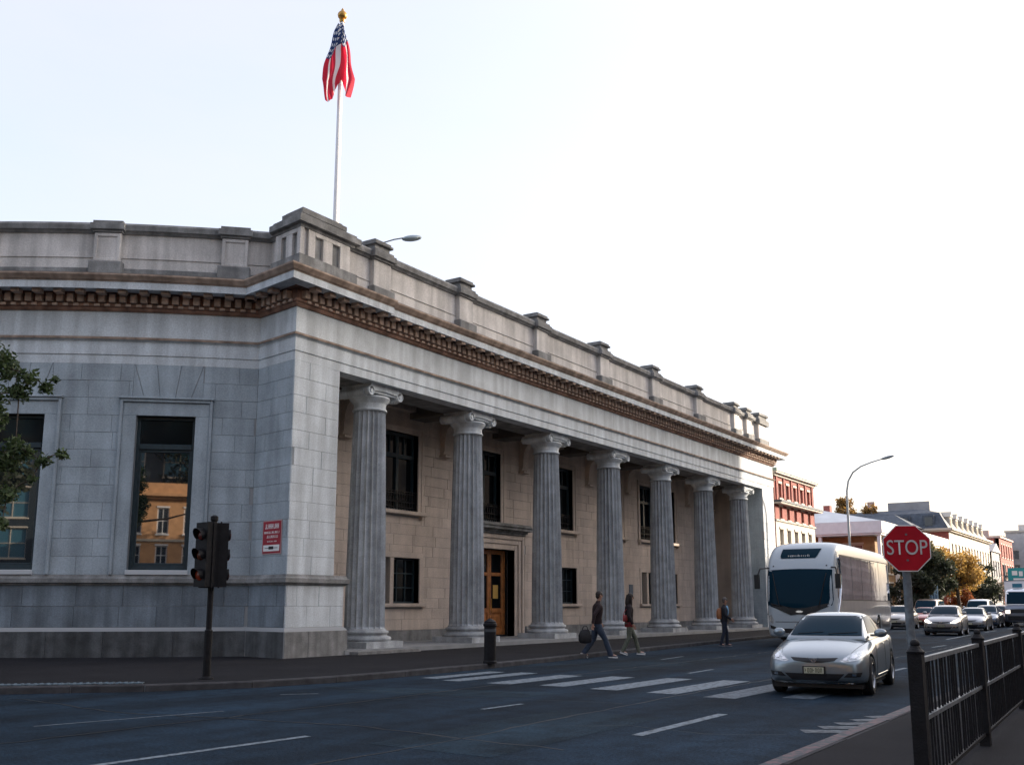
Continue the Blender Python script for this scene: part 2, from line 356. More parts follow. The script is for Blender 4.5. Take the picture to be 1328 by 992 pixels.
# zebra crossing
for i, (x, y0, y1, wd) in enumerate(((-13.15, 16.9, 19.4, .42), (-12.35, 16.6, 19.5, .45), (-11.15, 16.5, 19.3, .55), (-10.0, 16.6, 19.5, .55), (-8.8, 16.4, 19.7, .56), (-7.6, 16.25, 19.75, .56), (-6.45, 16.0, 19.6, .55), (-5.35, 16.6, 19.5, .5))):
    mark(x, y0, x+.03, y1, wd, RMARK if i < 6 else RMARK2)
# painted hatch and line against the right kerb
quad([(-3.42, 8.2), (-3.22, 8.2), (-3.30, 15.2), (-3.42, 15.2)], .004, 'road_marking', KMARK)
quad([(-3.20, 8.2), (-3.05, 8.2), (-3.12, 15.2), (-3.27, 15.2)], .128, 'road_marking', KMARKR)
for i in range(5): mark(-3.95+.07*i, 12.4+.5*i, -3.42, 12.7+.5*i, .3-.02*i, KMARK)
# tactile paving and shallow cover by the signal
tp = thing('tactile_paving', 'worn pale tactile paving strip at the kerb beside the traffic signal', 'tactile paving', (-16.9, 10.8, .118), R(46))
b = MB(); b.box(-1.7, 1.6, -.3, .02, 0, .012); b.build('slab', worn_paint('tactile', (.09, .13, .16), .5), tp)
b = MB()
for i in range(30):
    for j in range(3): b.lathe([(.034, 0), (.026, .012)], 6, Matrix.Translation((-1.62+i*.108, -.25+j*.1, .012)))
b.build('stud', worn_paint('tactile_stud', (.10, .15, .19), .45), tp, kind='stuff')
mc = thing('inspection_cover', 'square inspection cover patch in the pavement near the left window', 'cover', (-22.6, 9.4, .118), R(40))
b = MB(); b.box(-1.2, 1.2, -.5, .5, 0, .006); b.build('plate', mat('cover_grey', (.05, .06, .065), .7), mc)

# ------------------------------------------------------------ THE STONE BUILDING
B = thing('stone_building', 'long grey stone classical building with curved wing, fluted colonnade and dentilled cornice', 'building', (C0.x, C0.y, 0), world=True)
ARC_S = [17-i*.7 for i in range(25)]
arcpts = [arc(max(s, 0)) for s in ARC_S if s > .3]+[C1]
full = arcpts+[C0, Vector((FX, YE)), Vector((-24, YE))]
W1 = (1.66, 3.26, 2.37, 6.70); W0 = (5.72, 7.32, 2.37, 6.70)
S1r = (1.2, 3.7, 2.3, 7.16); S0r = (5.28, 7.76, 2.3, 7.16)
wl = holed(m_arc, 0, 16.5, 0, 8.17, [W1, W0], .32, ds=.7, off=-.015)
holed(m_side, 0, LS, 0, 8.17, [], .1, off=-.015, mb=wl)
wall = wl.build('wall', MORTAR, B)
# voussoirs of the flat arch over each window
vous = []
for wc in (2.45, 6.55):
    zb, zt = 7.18, 8.165
    xs_b = [-.62, -.2, .2, .62]; xs_t = [-.93, -.33, .33, .93]
    for i in range(3):
        mb = MB(); g_ = .008
        a0, a1, b0, b1 = wc+xs_b[i]+g_, wc+xs_b[i+1]-g_, wc+xs_t[i]+g_, wc+xs_t[i+1]-g_
        mb.add([m_arc(a0, zb, -.04), m_arc(a1, zb, -.04), m_arc(b1, zt, -.04), m_arc(b0, zt, -.04), m_arc(a0, zb, .008), m_arc(a1, zb, .008), m_arc(b1, zt, .008), m_arc(b0, zt, .008)],
               [(4, 5, 6, 7), (0, 1, 5, 4), (1, 2, 6, 5), (2, 3, 7, 6), (3, 0, 4, 7)])
        mb.build('stone', STONE, wall)
vh = [(wc-.95, wc+.95, 7.16, 8.18) for wc in (2.45, 6.55)]
for (wc) in (2.45, 6.55):     # shaped stones beside the voussoirs
    for sgn in (-1, 1):
        mb = MB(); q = [(.632, 7.18), (.945, 7.18), (.945, 8.165), (.942, 8.165)]
        vs = [m_arc(wc+sgn*x, z, o) for o in (-.04, .003) for x, z in q]
        mb.add(vs, [(0, 1, 2, 3), (4, 5, 6, 7), (0, 1, 5, 4), (1, 2, 6, 5), (2, 3, 7, 6), (3, 0, 4, 7)]); mb.build('stone', STONE, wall)
holesL = [S1r, S0r]+vh
vis = lambda s, z: s < 7.4
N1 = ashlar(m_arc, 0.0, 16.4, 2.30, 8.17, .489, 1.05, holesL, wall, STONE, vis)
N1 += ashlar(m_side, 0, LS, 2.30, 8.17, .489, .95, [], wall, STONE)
# lower wall
N1 += ashlar(m_arc, 0, 16.4, .90, 2.02, .56, 1.3, [], wall, STONE_SHADE, vis)
N1 += ashlar(m_side, 0, LS, .90, 2.02, .56, .9, [], wall, STONE_SHADE)
pfa = m_side(.02, 0, -.02); pfb = m_side(1.6, 0, -.02)
pier = MB(); pier.prism([(pfb.x, pfb.y), (FX-.015, pfa.y), (FX-.015, 20.99), (pfb.x, 20.99)], 0, 8.17); pier.prism([(pfb.x, pfb.y), (FX-.016, pfa.y), (FX-.016, 21.41), (pfb.x, 21.41)], 0, 2.03)
pier = pier.build('pier', MORTAR, B)
mb = MB()
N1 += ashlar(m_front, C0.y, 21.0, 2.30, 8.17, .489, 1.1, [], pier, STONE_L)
N1 += ashlar(m_front, C0.y, 21.42, .90, 2.02, .56, 1.1, [], pier, STONE_L)
m_pin = lambda s, z, o: Vector((-19.75-s, 21.0+o, z)); m_pin2 = lambda s, z, o: Vector((-19.75-s, 21.42+o, z))
N1 += ashlar(m_pin, 0, 1.6, 2.30, 8.17, .489, 1.6, [], pier, STONE_L)
N1 += ashlar(m_pin2, 0, 1.6, .90, 2.02, .56, 1.6, [], pier, STONE_L)
lowpath = arcpts+[C0, Vector((FX, 21.42)), Vector((-21.3, 21.42))]
sweep(lowpath, [(-.3, 2.02), (.03, 2.02), (.06, 2.06), (.12, 2.09), (.12, 2.2), (.07, 2.24), (.05, 2.30), (-.3, 2.30)]).build('plinth_moulding', STONE_W, B)
sweep(lowpath, [(-.3, -.02), (.09, -.02), (.09, .80), (.05, .86), (.0, .90), (-.3, .90)]).build('plinth_base', MORTAR, B)
plb = [c for c in B.children if c.name.startswith('plinth_base')][0]
mk = lambda f: (lambda s, z, o: f(s, z, o+.105))
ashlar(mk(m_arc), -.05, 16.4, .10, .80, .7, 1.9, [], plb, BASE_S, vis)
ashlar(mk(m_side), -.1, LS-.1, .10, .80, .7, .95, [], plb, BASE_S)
ashlar(mk(m_front), C0.y-.09, 21.52, .10, .80, .7, 1.2, [], plb, STONE_W)
ashlar(lambda s, z, o: Vector((-19.65-s, 21.525+o, z)), 0, 1.5, .10, .80, .7, 1.5, [], plb, STONE_W)
# window surrounds and windows in the curved wing
for (W, S) in ((W1, S1r), (W0, S0r)):
    a, b_, c, d = W; A, B_, C_, D = S
    sur = MB()
    for (s0, s1, z0, z1, o) in ((A+.08, a, c-.07, d, .05), (b_, B_-.08, c-.07, d, .05), (A+.08, B_-.08, d, D-.08, .05)): mbox(sur, m_arc, s0, s1, z0, z1, -.3, o, .012)
    for (s0, s1, z0, z1, o) in ((A, A+.08, c-.07, D, .11), (B_-.08, B_, c-.07, D, .11), (A+.08, B_-.08, D-.08, D, .11)): mbox(sur, m_arc, s0, s1, z0, z1, -.1, o, .015)
    mbox(sur, m_arc, A-.04, B_+.04, D, D+.06, -.1, .16, .02)
    fr = MB(); o0, o1 = -.28, -.17
    for (s0, s1, z0, z1, e) in ((a, a+.09, c+.06, d, 0), (b_-.09, b_, c+.06, d, 0), (a+.09, b_-.09, d-.09, d, 0), (a+.09, b_-.09, c+.06, c+.2, 0), (a+.09, b_-.09, 5.78, 5.93, .03), (a+.09, a+.15, c+.2, 5.78, -.03), (b_-.15, b_-.09, c+.2, 5.78, -.03), (a+.15, b_-.15, c+.2, c+.26, -.03), (a+.15, b_-.15, 5.70, 5.78, -.03)):
        mbox(fr, m_arc, s0, s1, z0, z1, o0, o1+e, .008)
    f = fr.build('window', FRAME, B)
    sur.build('surround', STONE, f)
    p = MB(); mbox(p, m_arc, a+.14, b_-.14, c+.25, 5.71, -.26, -.235); p.build('pane', GLASS, f)
    p = MB(); mbox(p, m_arc, a+.08, b_-.08, 5.92, d-.08, -.27, -.245); p.build('pane', GLASSD, f)
    s_ = MB(); mbox(s_, m_arc, a-.02, b_+.02, c-.07, c+.06, -.28, .10, .012); s_.build('sill', mat('pale_sill', (.5, .52, .54), .7), f)
# entablature
EN = MB(); back = -.5
arch_prof = [(back, 8.17), (0, 8.17), (0, 8.42), (.03, 8.43), (.03, 8.80), (.06, 8.83), (.12, 8.86), (.12, 8.90), (.05, 8.93), (0, 8.94), (back, 8.94)]
EN = sweep(full, arch_prof).build('architrave', STONE_L, B)
sweep(full, [(back+.01, 8.94), (.004, 8.94), (.004, 9.68), (back+.01, 9.68)]).build('frieze', STONE_L, B)
st = MB(); sweep(full, [(.02, 8.835), (.125, 8.855), (.135, 8.91), (.02, 8.95)], st); st.build('taenia', STONE_C, B)
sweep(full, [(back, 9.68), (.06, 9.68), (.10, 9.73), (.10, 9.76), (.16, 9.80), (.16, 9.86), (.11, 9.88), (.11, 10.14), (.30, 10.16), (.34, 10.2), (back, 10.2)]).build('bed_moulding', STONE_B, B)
cA = arcpts+[C0, Vector((FX, 22.45))]; cB = [Vector((FX, 22.45)), Vector((FX, YE)), Vector((-24, YE))]
def cor_prof(p): return [(back, 10.16), (p-.2, 10.16), (p-.16, 10.12), (p-.14, 10.12), (p-.14, 10.32), (p-.2, 10.32), (-.25, 10.70), (back, 10.70)]
cor = sweep(cA, cor_prof(.92)).build('cornice', STONE_L, B)
sweep(cB, cor_prof(.80)).build('cornice', STONE_L, B)
for pth, p in ((cA, .92), (cB, .80)):
    sweep(pth, [(-.2, 10.323), (p-.13, 10.323), (p-.12, 10.345), (p-.09, 10.36), (p-.06, 10.40), (p-.01, 10.46), (p, 10.48), (p, 10.52), (p-.08, 10.54), (-.2, 10.74)]).build('cyma', STONE_C, B)
    sweep(pth, [(-.3, 10.70), (p-.10, 10.545), (p-.09, 10.56), (-.2, 10.80), (-.3, 10.80)]).build('weathering', STONE_W, B)
# dentils: individual blocks, mutules and the egg row beneath
def along(path, pitch, start=0):
    out = []; acc = start
    for a, b in zip(path, path[1:]):
        d = (b-a).length; t = (b-a)/d; nn = Vector((t.y, -t.x)); 
        while acc < d: out.append((a+t*acc, math.atan2(t.y, t.x))); acc += pitch
        acc -= d
    return out
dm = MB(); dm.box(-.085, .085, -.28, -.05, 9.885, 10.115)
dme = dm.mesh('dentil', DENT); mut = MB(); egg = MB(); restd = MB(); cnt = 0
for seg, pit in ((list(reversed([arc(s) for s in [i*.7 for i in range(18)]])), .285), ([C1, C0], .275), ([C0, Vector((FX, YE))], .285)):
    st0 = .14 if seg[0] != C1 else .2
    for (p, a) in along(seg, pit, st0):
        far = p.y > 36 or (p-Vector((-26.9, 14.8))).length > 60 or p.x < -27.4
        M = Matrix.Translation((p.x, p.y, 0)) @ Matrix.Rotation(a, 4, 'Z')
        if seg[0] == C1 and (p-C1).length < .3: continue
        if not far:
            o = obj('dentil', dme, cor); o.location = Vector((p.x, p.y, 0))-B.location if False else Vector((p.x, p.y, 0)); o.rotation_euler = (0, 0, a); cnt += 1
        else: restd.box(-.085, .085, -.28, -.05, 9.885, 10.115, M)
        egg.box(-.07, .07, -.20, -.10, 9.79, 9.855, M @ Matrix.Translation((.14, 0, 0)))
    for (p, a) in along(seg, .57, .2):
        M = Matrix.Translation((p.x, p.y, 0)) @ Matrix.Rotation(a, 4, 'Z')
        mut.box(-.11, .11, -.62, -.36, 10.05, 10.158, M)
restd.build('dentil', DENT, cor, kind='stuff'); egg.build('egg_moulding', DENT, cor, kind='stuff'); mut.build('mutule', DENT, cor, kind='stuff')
# parapet
pp = arcpts+[C0, Vector((FX, YE)), Vector((-24, YE))]
sweep(pp, [(-.74, 10.7), (-.30, 10.7), (-.29, 11.05), (-.35, 11.08), (-.74, 11.08)]).build('parapet_base', STONE_W, B)
sweep(pp, [(-.75, 11.07), (-.36, 11.07), (-.36, 11.38), (-.38, 11.40), (-.38, 12.12), (-.75, 12.12)]).build('parapet', PARA, B)
sweep(pp, [(-.78, 11.385), (-.33, 11.385), (-.33, 11.40), (-.78, 11.40)]).build('parapet_joint', PARA, B)
sweep(pp, [(-.80, 12.12), (-.33, 12.12), (-.28, 12.18), (-.22, 12.20), (-.20, 12.34), (-.26, 12.42), (-.5, 12.50), (-.80, 12.44)]).build('coping', STONE_W, B)
def pedestal(mapf, sc, wd, side=False, panel=False):
    h = wd/2; b = MB()
    mbox(b, mapf, sc-h, sc+h, 11.1, 12.1, -.7, -.20, .01); die = b.build('pedestal', PARA, B)
    b = MB(); mbox(b, mapf, sc-h-.09, sc+h+.09, 10.72, 11.22, -.6, -.08, .03); b.build('base', STONE_W, die)
    b = MB()
    for (e, z0, z1, o) in ((.05, 12.1, 12.17, -.13), (.11, 12.17, 12.36, -.06), (.05, 12.36, 12.45, -.12)): mbox(b, mapf, sc-h-e, sc+h+e, z0, z1, -.82, o, .012)
    b.build('coping_block', STONE_W, die)
    if panel:
        b = MB()
        for (s0, s1, z0, z1) in ((sc-h+.01, sc-h+.1, 11.24, 12.08), (sc+h-.1, sc+h-.01, 11.24, 12.08), (sc-h+.1, sc+h-.1, 11.98, 12.08), (sc-h+.1, sc+h-.1, 11.24, 11.32)): mbox(b, mapf, s0, s1, z0, z1, -.25, -.165, .01)
        b.build('panel_frame', PARA, die)
    else:
        b = MB(); mbox(b, mapf, sc-h+.06, sc+h-.06, 12.44, 12.62, -.8, -.22, .01); mbox(b, mapf, sc-h-.03, sc+h+.03, 12.62, 12.70, -.88, -.13, .02); mbox(b, mapf, sc-h+.02, sc+h-.02, 12.70, 12.78, -.85, -.18, .02)
        b.build('cap', STONE_W, die)
for s in (.84, 4.45, 8.1, 11.7): pedestal(m_arc, s, .75, panel=True)
for y in (23.0, 27.5, 32.6, 37.8, 43.0, 48.3, 53.6, 55.6): pedestal(m_front, y, .82)
# big corner pedestal following both faces
cp = [C1+sd*(-.15)*0+Vector((.25, -.04)), C0, Vector((FX, 21.75))]
def cpoly(o):   # outline around the corner block in plan
    a = m_side(1.55, 0, o); c = C0+((sn+Vector((1, 0)))/(1+sn.dot(Vector((1, 0)))))*o; d = Vector((FX+o, 21.55-(-o)*0.0+0))
    return [(a.x, a.y), (c.x, c.y), (d.x, d.y), (-21.6, 21.55), (-21.75, 20.2)]
def slab(o, z0, z1, mb):
    a = m_side(1.45+o*.5+.15, 0, o); c = C0+((sn+Vector((1, 0)))/(1+sn.dot(Vector((1, 0)))))*o
    y1 = 21.62+o+.2
    mb.prism([(a.x, a.y), (c.x, c.y), (FX+o, y1), (-21.7-o, y1), (-21.7-o, a.y+.8)], z0, z1); return mb
die = slab(-.26, 11.1, 12.14, MB()).build('corner_pedestal', PARA, B)
slab(-.10, 10.72, 11.3, MB()).build('base', STONE_W, die)
b = MB(); slab(-.16, 12.14, 12.24, b); slab(-.02, 12.24, 12.42, b); slab(-.12, 12.42, 12.52, b); b.build('coping_block', STONE_W, die)
b = MB(); slab(-.42, 12.52, 12.66, b); slab(-.34, 12.66, 12.80, b); slab(-.44, 12.80, 12.88, b); b.build('cap', STONE_W, die)
for mf, ss in ((m_front, (20.0, 20.32, 20.72, 21.04)), (m_side, (.38, .62, .92, 1.16))):
    b = MB()
    lo = ss[0]-.28 if mf is m_front else ss[0]-.16; hi = ss[3]+.42 if mf is m_front else ss[3]+.3
    for (s0, s1, z0, z1) in ((lo, ss[0], 11.3, 12.13), (ss[1], ss[2], 11.3, 12.0), (ss[3], hi, 11.3, 12.13), (ss[0], ss[3], 12.0, 12.13)): mbox(b, mf, s0, s1, z0, z1, -.3, -.17, .01)
    b.build('pilaster_strip', PARA, die)
    b = MB()
    for i in (0, 2): mbox(b, mf, ss[i], ss[i+1], 11.32, 12.0, -.3, -.255)
    b.build('slot', STONE_W, die)
# end pedestal cluster
b = MB(); b.box(-20.7, -19.92, 57.1, 58.5, 11.1, 12.1); e = b.build('pedestal', PARA, B)
b = MB(); b.box(-20.8, -19.82, 57.0, 58.6, 10.72, 11.2); b.build('base', STONE_W, e)
b = MB(); b.box(-20.8, -19.8, 56.98, 58.62, 12.1, 12.4); b.box(-20.7, -19.9, 57.1, 58.5, 12.4, 12.62); b.box(-20.8, -19.82, 57.0, 58.6, 12.62, 12.76); b.build('cap', STONE_W, e)
# roof and inner mass
mass = [tuple(arc(s)-arc_n(s)*.9) for s in (16.5, 13, 10, 7, 4, 1.5)]+[(-22.6, 21.5), (-23.9, 21.5), (-23.9, YE-.1), (-45, YE-.1), (-45, 4)]
b = MB(); b.prism(mass, 0, 10.9); b.build('inner_wall', MORTAR, B)
b = MB(); b.box(-24.2, -20.3, 20.2, YE-.3, 10.5, 10.9); b.build('roof', STONE_W, B)

# colonnade
b = MB(); b.box(-24.2, -19.62, 21.40, 57.0, 0, .245); flo = b.build('portico_floor', FLOOR, B)
b = MB(); b.box(-21.25, -20.26, 21.0, 56.9, 8.173, 8.9); b.build('beam', STONE_W, B)
b = MB(); b.box(-23.3, -21.25, 20.9, 57.0, 8.72, 8.9); b.build('ceiling', CEIL, B)
CY = (23.3, 28.55, 33.9, 39.2, 44.6, 49.9, 55.1); CX = -20.6
for y in CY:
    b = MB(); b.box(-22.95, -21.25, y-.45, y+.45, 8.175, 8.73); b.build('beam', CEIL, B)
b = MB(); b.box(-22.95, -22.6, 20.9, 57.0, 8.40, 8.72); b.build('ceiling_moulding', STONE_BOUNCE, B)
def column_meshes():
    n = 20; sub = 7; prof = []
    z0, z1 = .80, 7.42; rows = 9; P = []
    for j in range(rows+2):
        if j == 0: z = z0; f = 0
        elif j == rows+1: z = z1; f = 0
        else: z = z0+.06+(z1-z0-.12)*(j-1)/(rows-1); f = 1
        t = (z-z0)/(z1-z0); r = .61-.115*(t**1.5); row = []
        for i in range(n*sub):
            u = (i % sub)/sub; c = 0 if u < .12 else math.sin(PI*(u-.1)/.9)**.6
            rr = r-(.10*c*f if f else -.008); a = 2*PI*i/(n*sub); row.append((rr*math.cos(a), rr*math.sin(a), z))
        P.append(row+[row[0]])
    sh = MB(); sh.grid(P)
    bs = MB(); bs.lathe([(.78, .43), (.80, .45), (.82, .50), (.80, .555), (.72, .575), (.68, .60), (.68, .63), (.72, .655), (.735, .69), (.72, .73), (.66, .745), (.635, .80), (.62, .80)], 40)
    pl = MB(); pl.box(-.83, .83, -.83, .83, .245, .43)
    cap = MB(); cap.lathe([(.50, 7.40), (.535, 7.42), (.535, 7.46), (.50, 7.48), (.50, 7.62), (.52, 7.66), (.60, 7.74), (.64, 7.80), (.60, 7.86)], 40)
    ab = MB(); ab.box(-.60, .62, -.66, .66, 8.06, 8.172); ab.box(-.54, .58, -.66, .66, 7.90, 8.06)
    vo = MB()
    for s in (-1, 1):
        for (x0, x1) in ((.46, .66), (-.66, -.46)):
            M = Matrix.Translation((x0, s*.68, 7.93)) @ Matrix.Rotation(PI/2, 4, 'Y')
            Lh = x1-x0
            vo.lathe([(.06, -.02), (.06, 0), (.140, .0), (.150, .02), (.150, Lh-.02), (.140, Lh), (.12, Lh), (.12, Lh-.02), (.06, Lh-.02), (.06, Lh+.01)], 20, M)
        M = Matrix.Translation((-.46, s*.70, 7.90)) @ Matrix.Rotation(PI/2, 4, 'Y'); vo.lathe([(.15, 0), (.12, .46), (.15, .92)], 16, M)
    # band of the scroll between the volutes
    for x0 in (.50, -.64): 
        Pn = []
        for k in range(9):
            t = k/8; y = -.72+1.44*t; z = 7.93-.05*math.sin(PI*t)*-1
            Pn.append([(x0, y, z), (x0+.14, y, z), (x0+.14, y, 8.07), (x0, y, 8.07), (x0, y, z)])
        vo.grid(Pn)
    return sh.mesh('column', COLM, 25), bs.mesh('column_base', COLM, 40), pl.mesh('plinth_block', COLM), cap.mesh('capital', STONE_L, 40), ab.mesh('abacus', STONE_L), vo.mesh('volute', STONE_L, 40)
cms = column_meshes()
for i, y in enumerate(CY):
    c = obj('column', cms[0], B, loc=Vector((CX, y, 0))-B.location); c.rotation_euler = (0, 0, .05*i)
    for nm, me in zip(('column_base', 'plinth_block', 'capital', 'abacus', 'volute'), cms[1:]):
        o = obj(nm, me, c, loc=(0, 0, 0)); o.rotation_euler = (0, 0, -.05*i)
# step at column one
b = MB(); b.box(-19.66, -19.3, 21.6, 24.4, 0, .2); b.build('step', STONE_W, B)
# back wall of the portico
UW = [(26.72, 28.62), (32.15, 34.05), (38.1, 40.0), (43.1, 44.9), (46.95, 48.7), (49.5, 51.3)]
LW = [(26.85, 28.78), (38.4, 40.28), (43.3, 44.9), (47.0, 48.4), (50.0, 51.4)]
uz = (4.80, 7.62); lz = (1.55, 3.14); DR = (32.3, 35.1, .245, 3.72)
rects = [(a, b_, *uz) for a, b_ in UW]+[(a, b_, *lz) for a, b_ in LW]+[DR]
bw = holed(m_back, 21.0, 57.0, .2, 8.73, rects, .35, off=-.015).build('portico_wall', MORTAR, B)
sur = [(a-.24, b_+.24, uz[0]-.2, uz[1]+.24) for a, b_ in UW]+[(a-.2, b_+.2, lz[0]-.15, lz[1]+.2) for a, b_ in LW]+[(31.6, 35.9, .2, 4.75)]
budget = max(0, 292-N1-22)
state = {'n': 0}
def visb(s, z):
    if s > 43 or s < 25.6: return False
    if not (25.6 < s < 31.2 or 34 < s < 37 or 39 < s < 41.8): return False
    if z > 5.6: return False
    state['n'] += 1; return state['n'] <= budget
ashlar(m_back, 21.0, 57.0, .62, 8.42, .371, 1.25, sur, bw, STONE_BOUNCE, visb)
b = MB(); b.box(XB-.1, XB+.05, 21.0, 31.55, .245, .62); b.box(XB-.1, XB+.05, 35.95, 57, .245, .62); b.build('skirting', STONE_W, B)
for k, (a, b_) in enumerate(UW):
    c, d = uz; s_ = MB()
    if k != 1: pass
    for (s0, s1, z0, z1, o) in ((a-.24, a, c, d, .03), (b_, b_+.24, c, d, .03), (a-.24, b_+.24, d, d+.24, .03), (a-.24, a-.17, c, d+.17, .06), (b_+.17, b_+.24, c, d+.17, .06), (a-.24, b_+.24, d+.17, d+.24, .065)): mbox(s_, m_back, s0, s1, z0, z1, -.3, o, .01)
    fr = MB()
    m_ = (a+b_)/2; bars = [(a, a+.1, c, d, 0), (b_-.1, b_, c, d, 0), (a+.1, b_-.1, d-.1, d, 0), (a+.1, b_-.1, c, c+.1, 0), (m_-.07, m_+.07, c+.1, d-.1, .01), (a+.1, b_-.1, 6.72, 6.86, .02), (m_-.42, m_-.38, 6.86, d-.1, -.02), (m_+.38, m_+.42, 6.86, d-.1, -.02)]
    for (s0, s1, z0, z1, o) in bars: mbox(fr, m_back, s0, s1, z0, z1, -.33, -.2+o)
    f = fr.build('window', FRAME, B); s_.build('surround', STONE_BOUNCE, f)
    for (s0, s1, z0, z1) in ((a+.1, m_-.07, c+.1, 6.72), (m_+.07, b_-.1, c+.1, 6.72), (a+.1, m_-.07, 6.86, d-.1), (m_+.07, b_-.1, 6.86, d-.1)):
        p = MB(); mbox(p, m_back, s0, s1, z0, z1, -.3, -.27); p.build('pane', GLASSD, f)
    gr = MB()
    for z in (4.93, 5.12, 5.42, 5.5): mbox(gr, m_back, a+.02, b_-.02, z, z+.025, -.1, -.075)
    nb = 12
    for i in range(nb+1):
        x = a+.06+(b_-a-.12)*i/nb; mbox(gr, m_back, x-.01, x+.01, 4.82, 5.5, -.098, -.078)
        if i < nb:
            xm = x+(b_-a-.12)/nb/2
            pts = [m_back(xm+.06*math.cos(t*PI/4), 5.27+.12*math.sin(t*PI/4), -.088) for t in range(9)]; gr.tube(pts, .01, 4)
    gr.build('grille', IRON, f)
    if k != 1:
        sl_ = MB(); mbox(sl_, m_back, a-.34, b_+.34, c-.14, c, -.3, .22, .02)
        for x in (a-.25, b_+.13): mbox(sl_, m_back, x, x+.12, c-.26, c-.14, -.05, .13, .01)
        sl_.build('sill', STONE_BOUNCE, f)
for k, (a, b_) in enumerate(LW):
    c, d = lz; s_ = MB()
    for (s0, s1, z0, z1, o) in ((a-.2, a, c, d, .03), (b_, b_+.2, c, d, .03), (a-.2, b_+.2, d, d+.2, .03)): mbox(s_, m_back, s0, s1, z0, z1, -.3, o, .01)
    mid = a+.40 if k in (0, 1) else (a+b_)/2
    mbox(s_, m_back, mid-.1, mid+.1, c, d, -.3, .02, .01)
    fr = MB()
    for (p, q) in ((a, mid-.1), (mid+.1, b_)):
        for (s0, s1, z0, z1) in ((p, p+.05, c, d), (q-.05, q, c, d), (p+.05, q-.05, d-.06, d), (p+.05, q-.05, c, c+.07)): mbox(fr, m_back, s0, s1, z0, z1, -.33, -.22)
        if q-p > .8:
            for s in (p+(q-p)*.33, p+(q-p)*.66): mbox(fr, m_back, s-.018, s+.018, c+.07, d-.06, -.3, -.24)
            for z in (c+.55, c+1.05): mbox(fr, m_back, p+.05, q-.05, z-.018, z+.018, -.3, -.245)
    f = fr.build('window', FRAME, B); s_.build('surround', STONE_BOUNCE, f)
    for (p, q) in ((a, mid-.1), (mid+.1, b_)):
        g_ = MB(); mbox(g_, m_back, p+.03, q-.03, c+.03, d-.03, -.32, -.29); g_.build('pane', GLASSD, f)
    sl_ = MB(); mbox(sl_, m_back, a-.28, b_+.28, c-.13, c, -.3, .16, .02); sl_.build('sill', STONE_BOUNCE, f)
# door with surround and hood
ds = MB()
for i, (w0, w1, o) in enumerate(((0, .22, .02), (.22, .42, .07), (.42, .58, .13))):
    for (s0, s1, z0, z1) in ((DR[0]-w1, DR[0]-w0, .245, DR[3]+w1), (DR[1]+w0, DR[1]+w1, .245, DR[3]+w1), (DR[0]-w0, DR[1]+w0, DR[3]+w0, DR[3]+w1)): mbox(ds, m_back, s0, s1, z0, z1, -.35, o, .012)
df = MB(); XO = -.5
for (s0, s1, z0, z1, e) in ((32.3, 32.9, .245, 3.72, 0),): mbox(df, m_back, s0, s1, z0, z1, -.62, XO, .01)
for (s0, s1, z0, z1, e) in ((32.9, 32.98, .3, 3.66, 0), (35.02, 35.1, .3, 3.66, 0), (32.9, 35.1, 3.66, 3.72, 0)): mbox(df, m_back, s0, s1, z0, z1, -.62, XO+.03, .01)
door = df.build('door', WOOD, B); ds.build('surround', STONE_BOUNCE, door)
for (a, b_) in ((32.98, 34.0), (34.0, 35.02)):
    L_ = MB()
    for (s0, s1, z0, z1) in ((a+.005, a+.13, .3, 3.66), (b_-.13, b_-.005, .3, 3.66), (a+.13, b_-.13, 3.54, 3.66), (a+.13, b_-.13, 2.66, 2.80), (a+.13, b_-.13, 1.18, 1.36), (a+.13, b_-.13, .3, .52)): mbox(L_, m_back, s0, s1, z0, z1, -.6, XO, .012)
    mbox(L_, m_back, a+.13, b_-.13, .52, 1.18, -.6, XO-.05); mbox(L_, m_back, a+.24, b_-.24, .62, 1.08, -.6, XO-.02, .02)
    L_.build('door_leaf', WOOD, door)
    for (z0, z1) in ((1.36, 2.66), (2.80, 3.54)):
        g_ = MB(); mbox(g_, m_back, a+.13, b_-.13, z0, z1, -.58, -.555); g_.build('pane', GLASSD, door)
h = MB(); 
for s in (33.93, 34.07): h.tube([m_back(s, 1.2, XO+.06), m_back(s, 1.75, XO+.06)], .015, 6)
h.build('handle', GOLD, door)
n_ = MB(); mbox(n_, m_back, 34.32, 34.68, 1.75, 2.3, -.55, -.54); n_.build('notice', PAPER, door)
hd = MB()
for (e, z0, z1, o) in ((.05, 4.33, 4.42, .16), (.10, 4.42, 4.50, .24), (.22, 4.50, 4.62, .42), (.27, 4.62, 4.70, .48), (.15, 4.70, 4.76, .38)): mbox(hd, m_back, 31.7-e, 35.7+e, z0, z1, -.1, o, .01)
hd.build('door_hood', STONE_W, B)
# scroll brackets between wall and ceiling
for y in (24.6, 30.15, 35.65, 41.4, 45.4, 53.0, 56.4):
    Pp = [(0, 8.42), (1.0, 8.42), (1.02, 8.3), (.92, 8.18), (.72, 8.12), (.55, 8.0), (.42, 7.75), (.36, 7.45), (.36, 7.25), (.28, 7.12), (.15, 7.06), (0, 7.06)]
    b = MB(); n = len(Pp); vs = [(XB+px_*.6, y-.2, z) for px_, z in Pp]+[(XB+px_*.6, y+.2, z) for px_, z in Pp]
    b.add(vs, [tuple(range(n)), tuple(range(2*n-1, n-1, -1))]+[(i, (i+1) % n, n+(i+1) % n, n+i) for i in range(n)]); b.box(XB, XB+.3, y-.25, y+.25, 6.98, 7.06)
    b.build('bracket', STONE_BOUNCE, B)
pq = MB(); mbox(pq, m_back, 45.55, 45.95, 1.9, 2.5, 0, .03); pq.build('plaque', mat('slate_blue', (.06, .09, .14), .4), B)
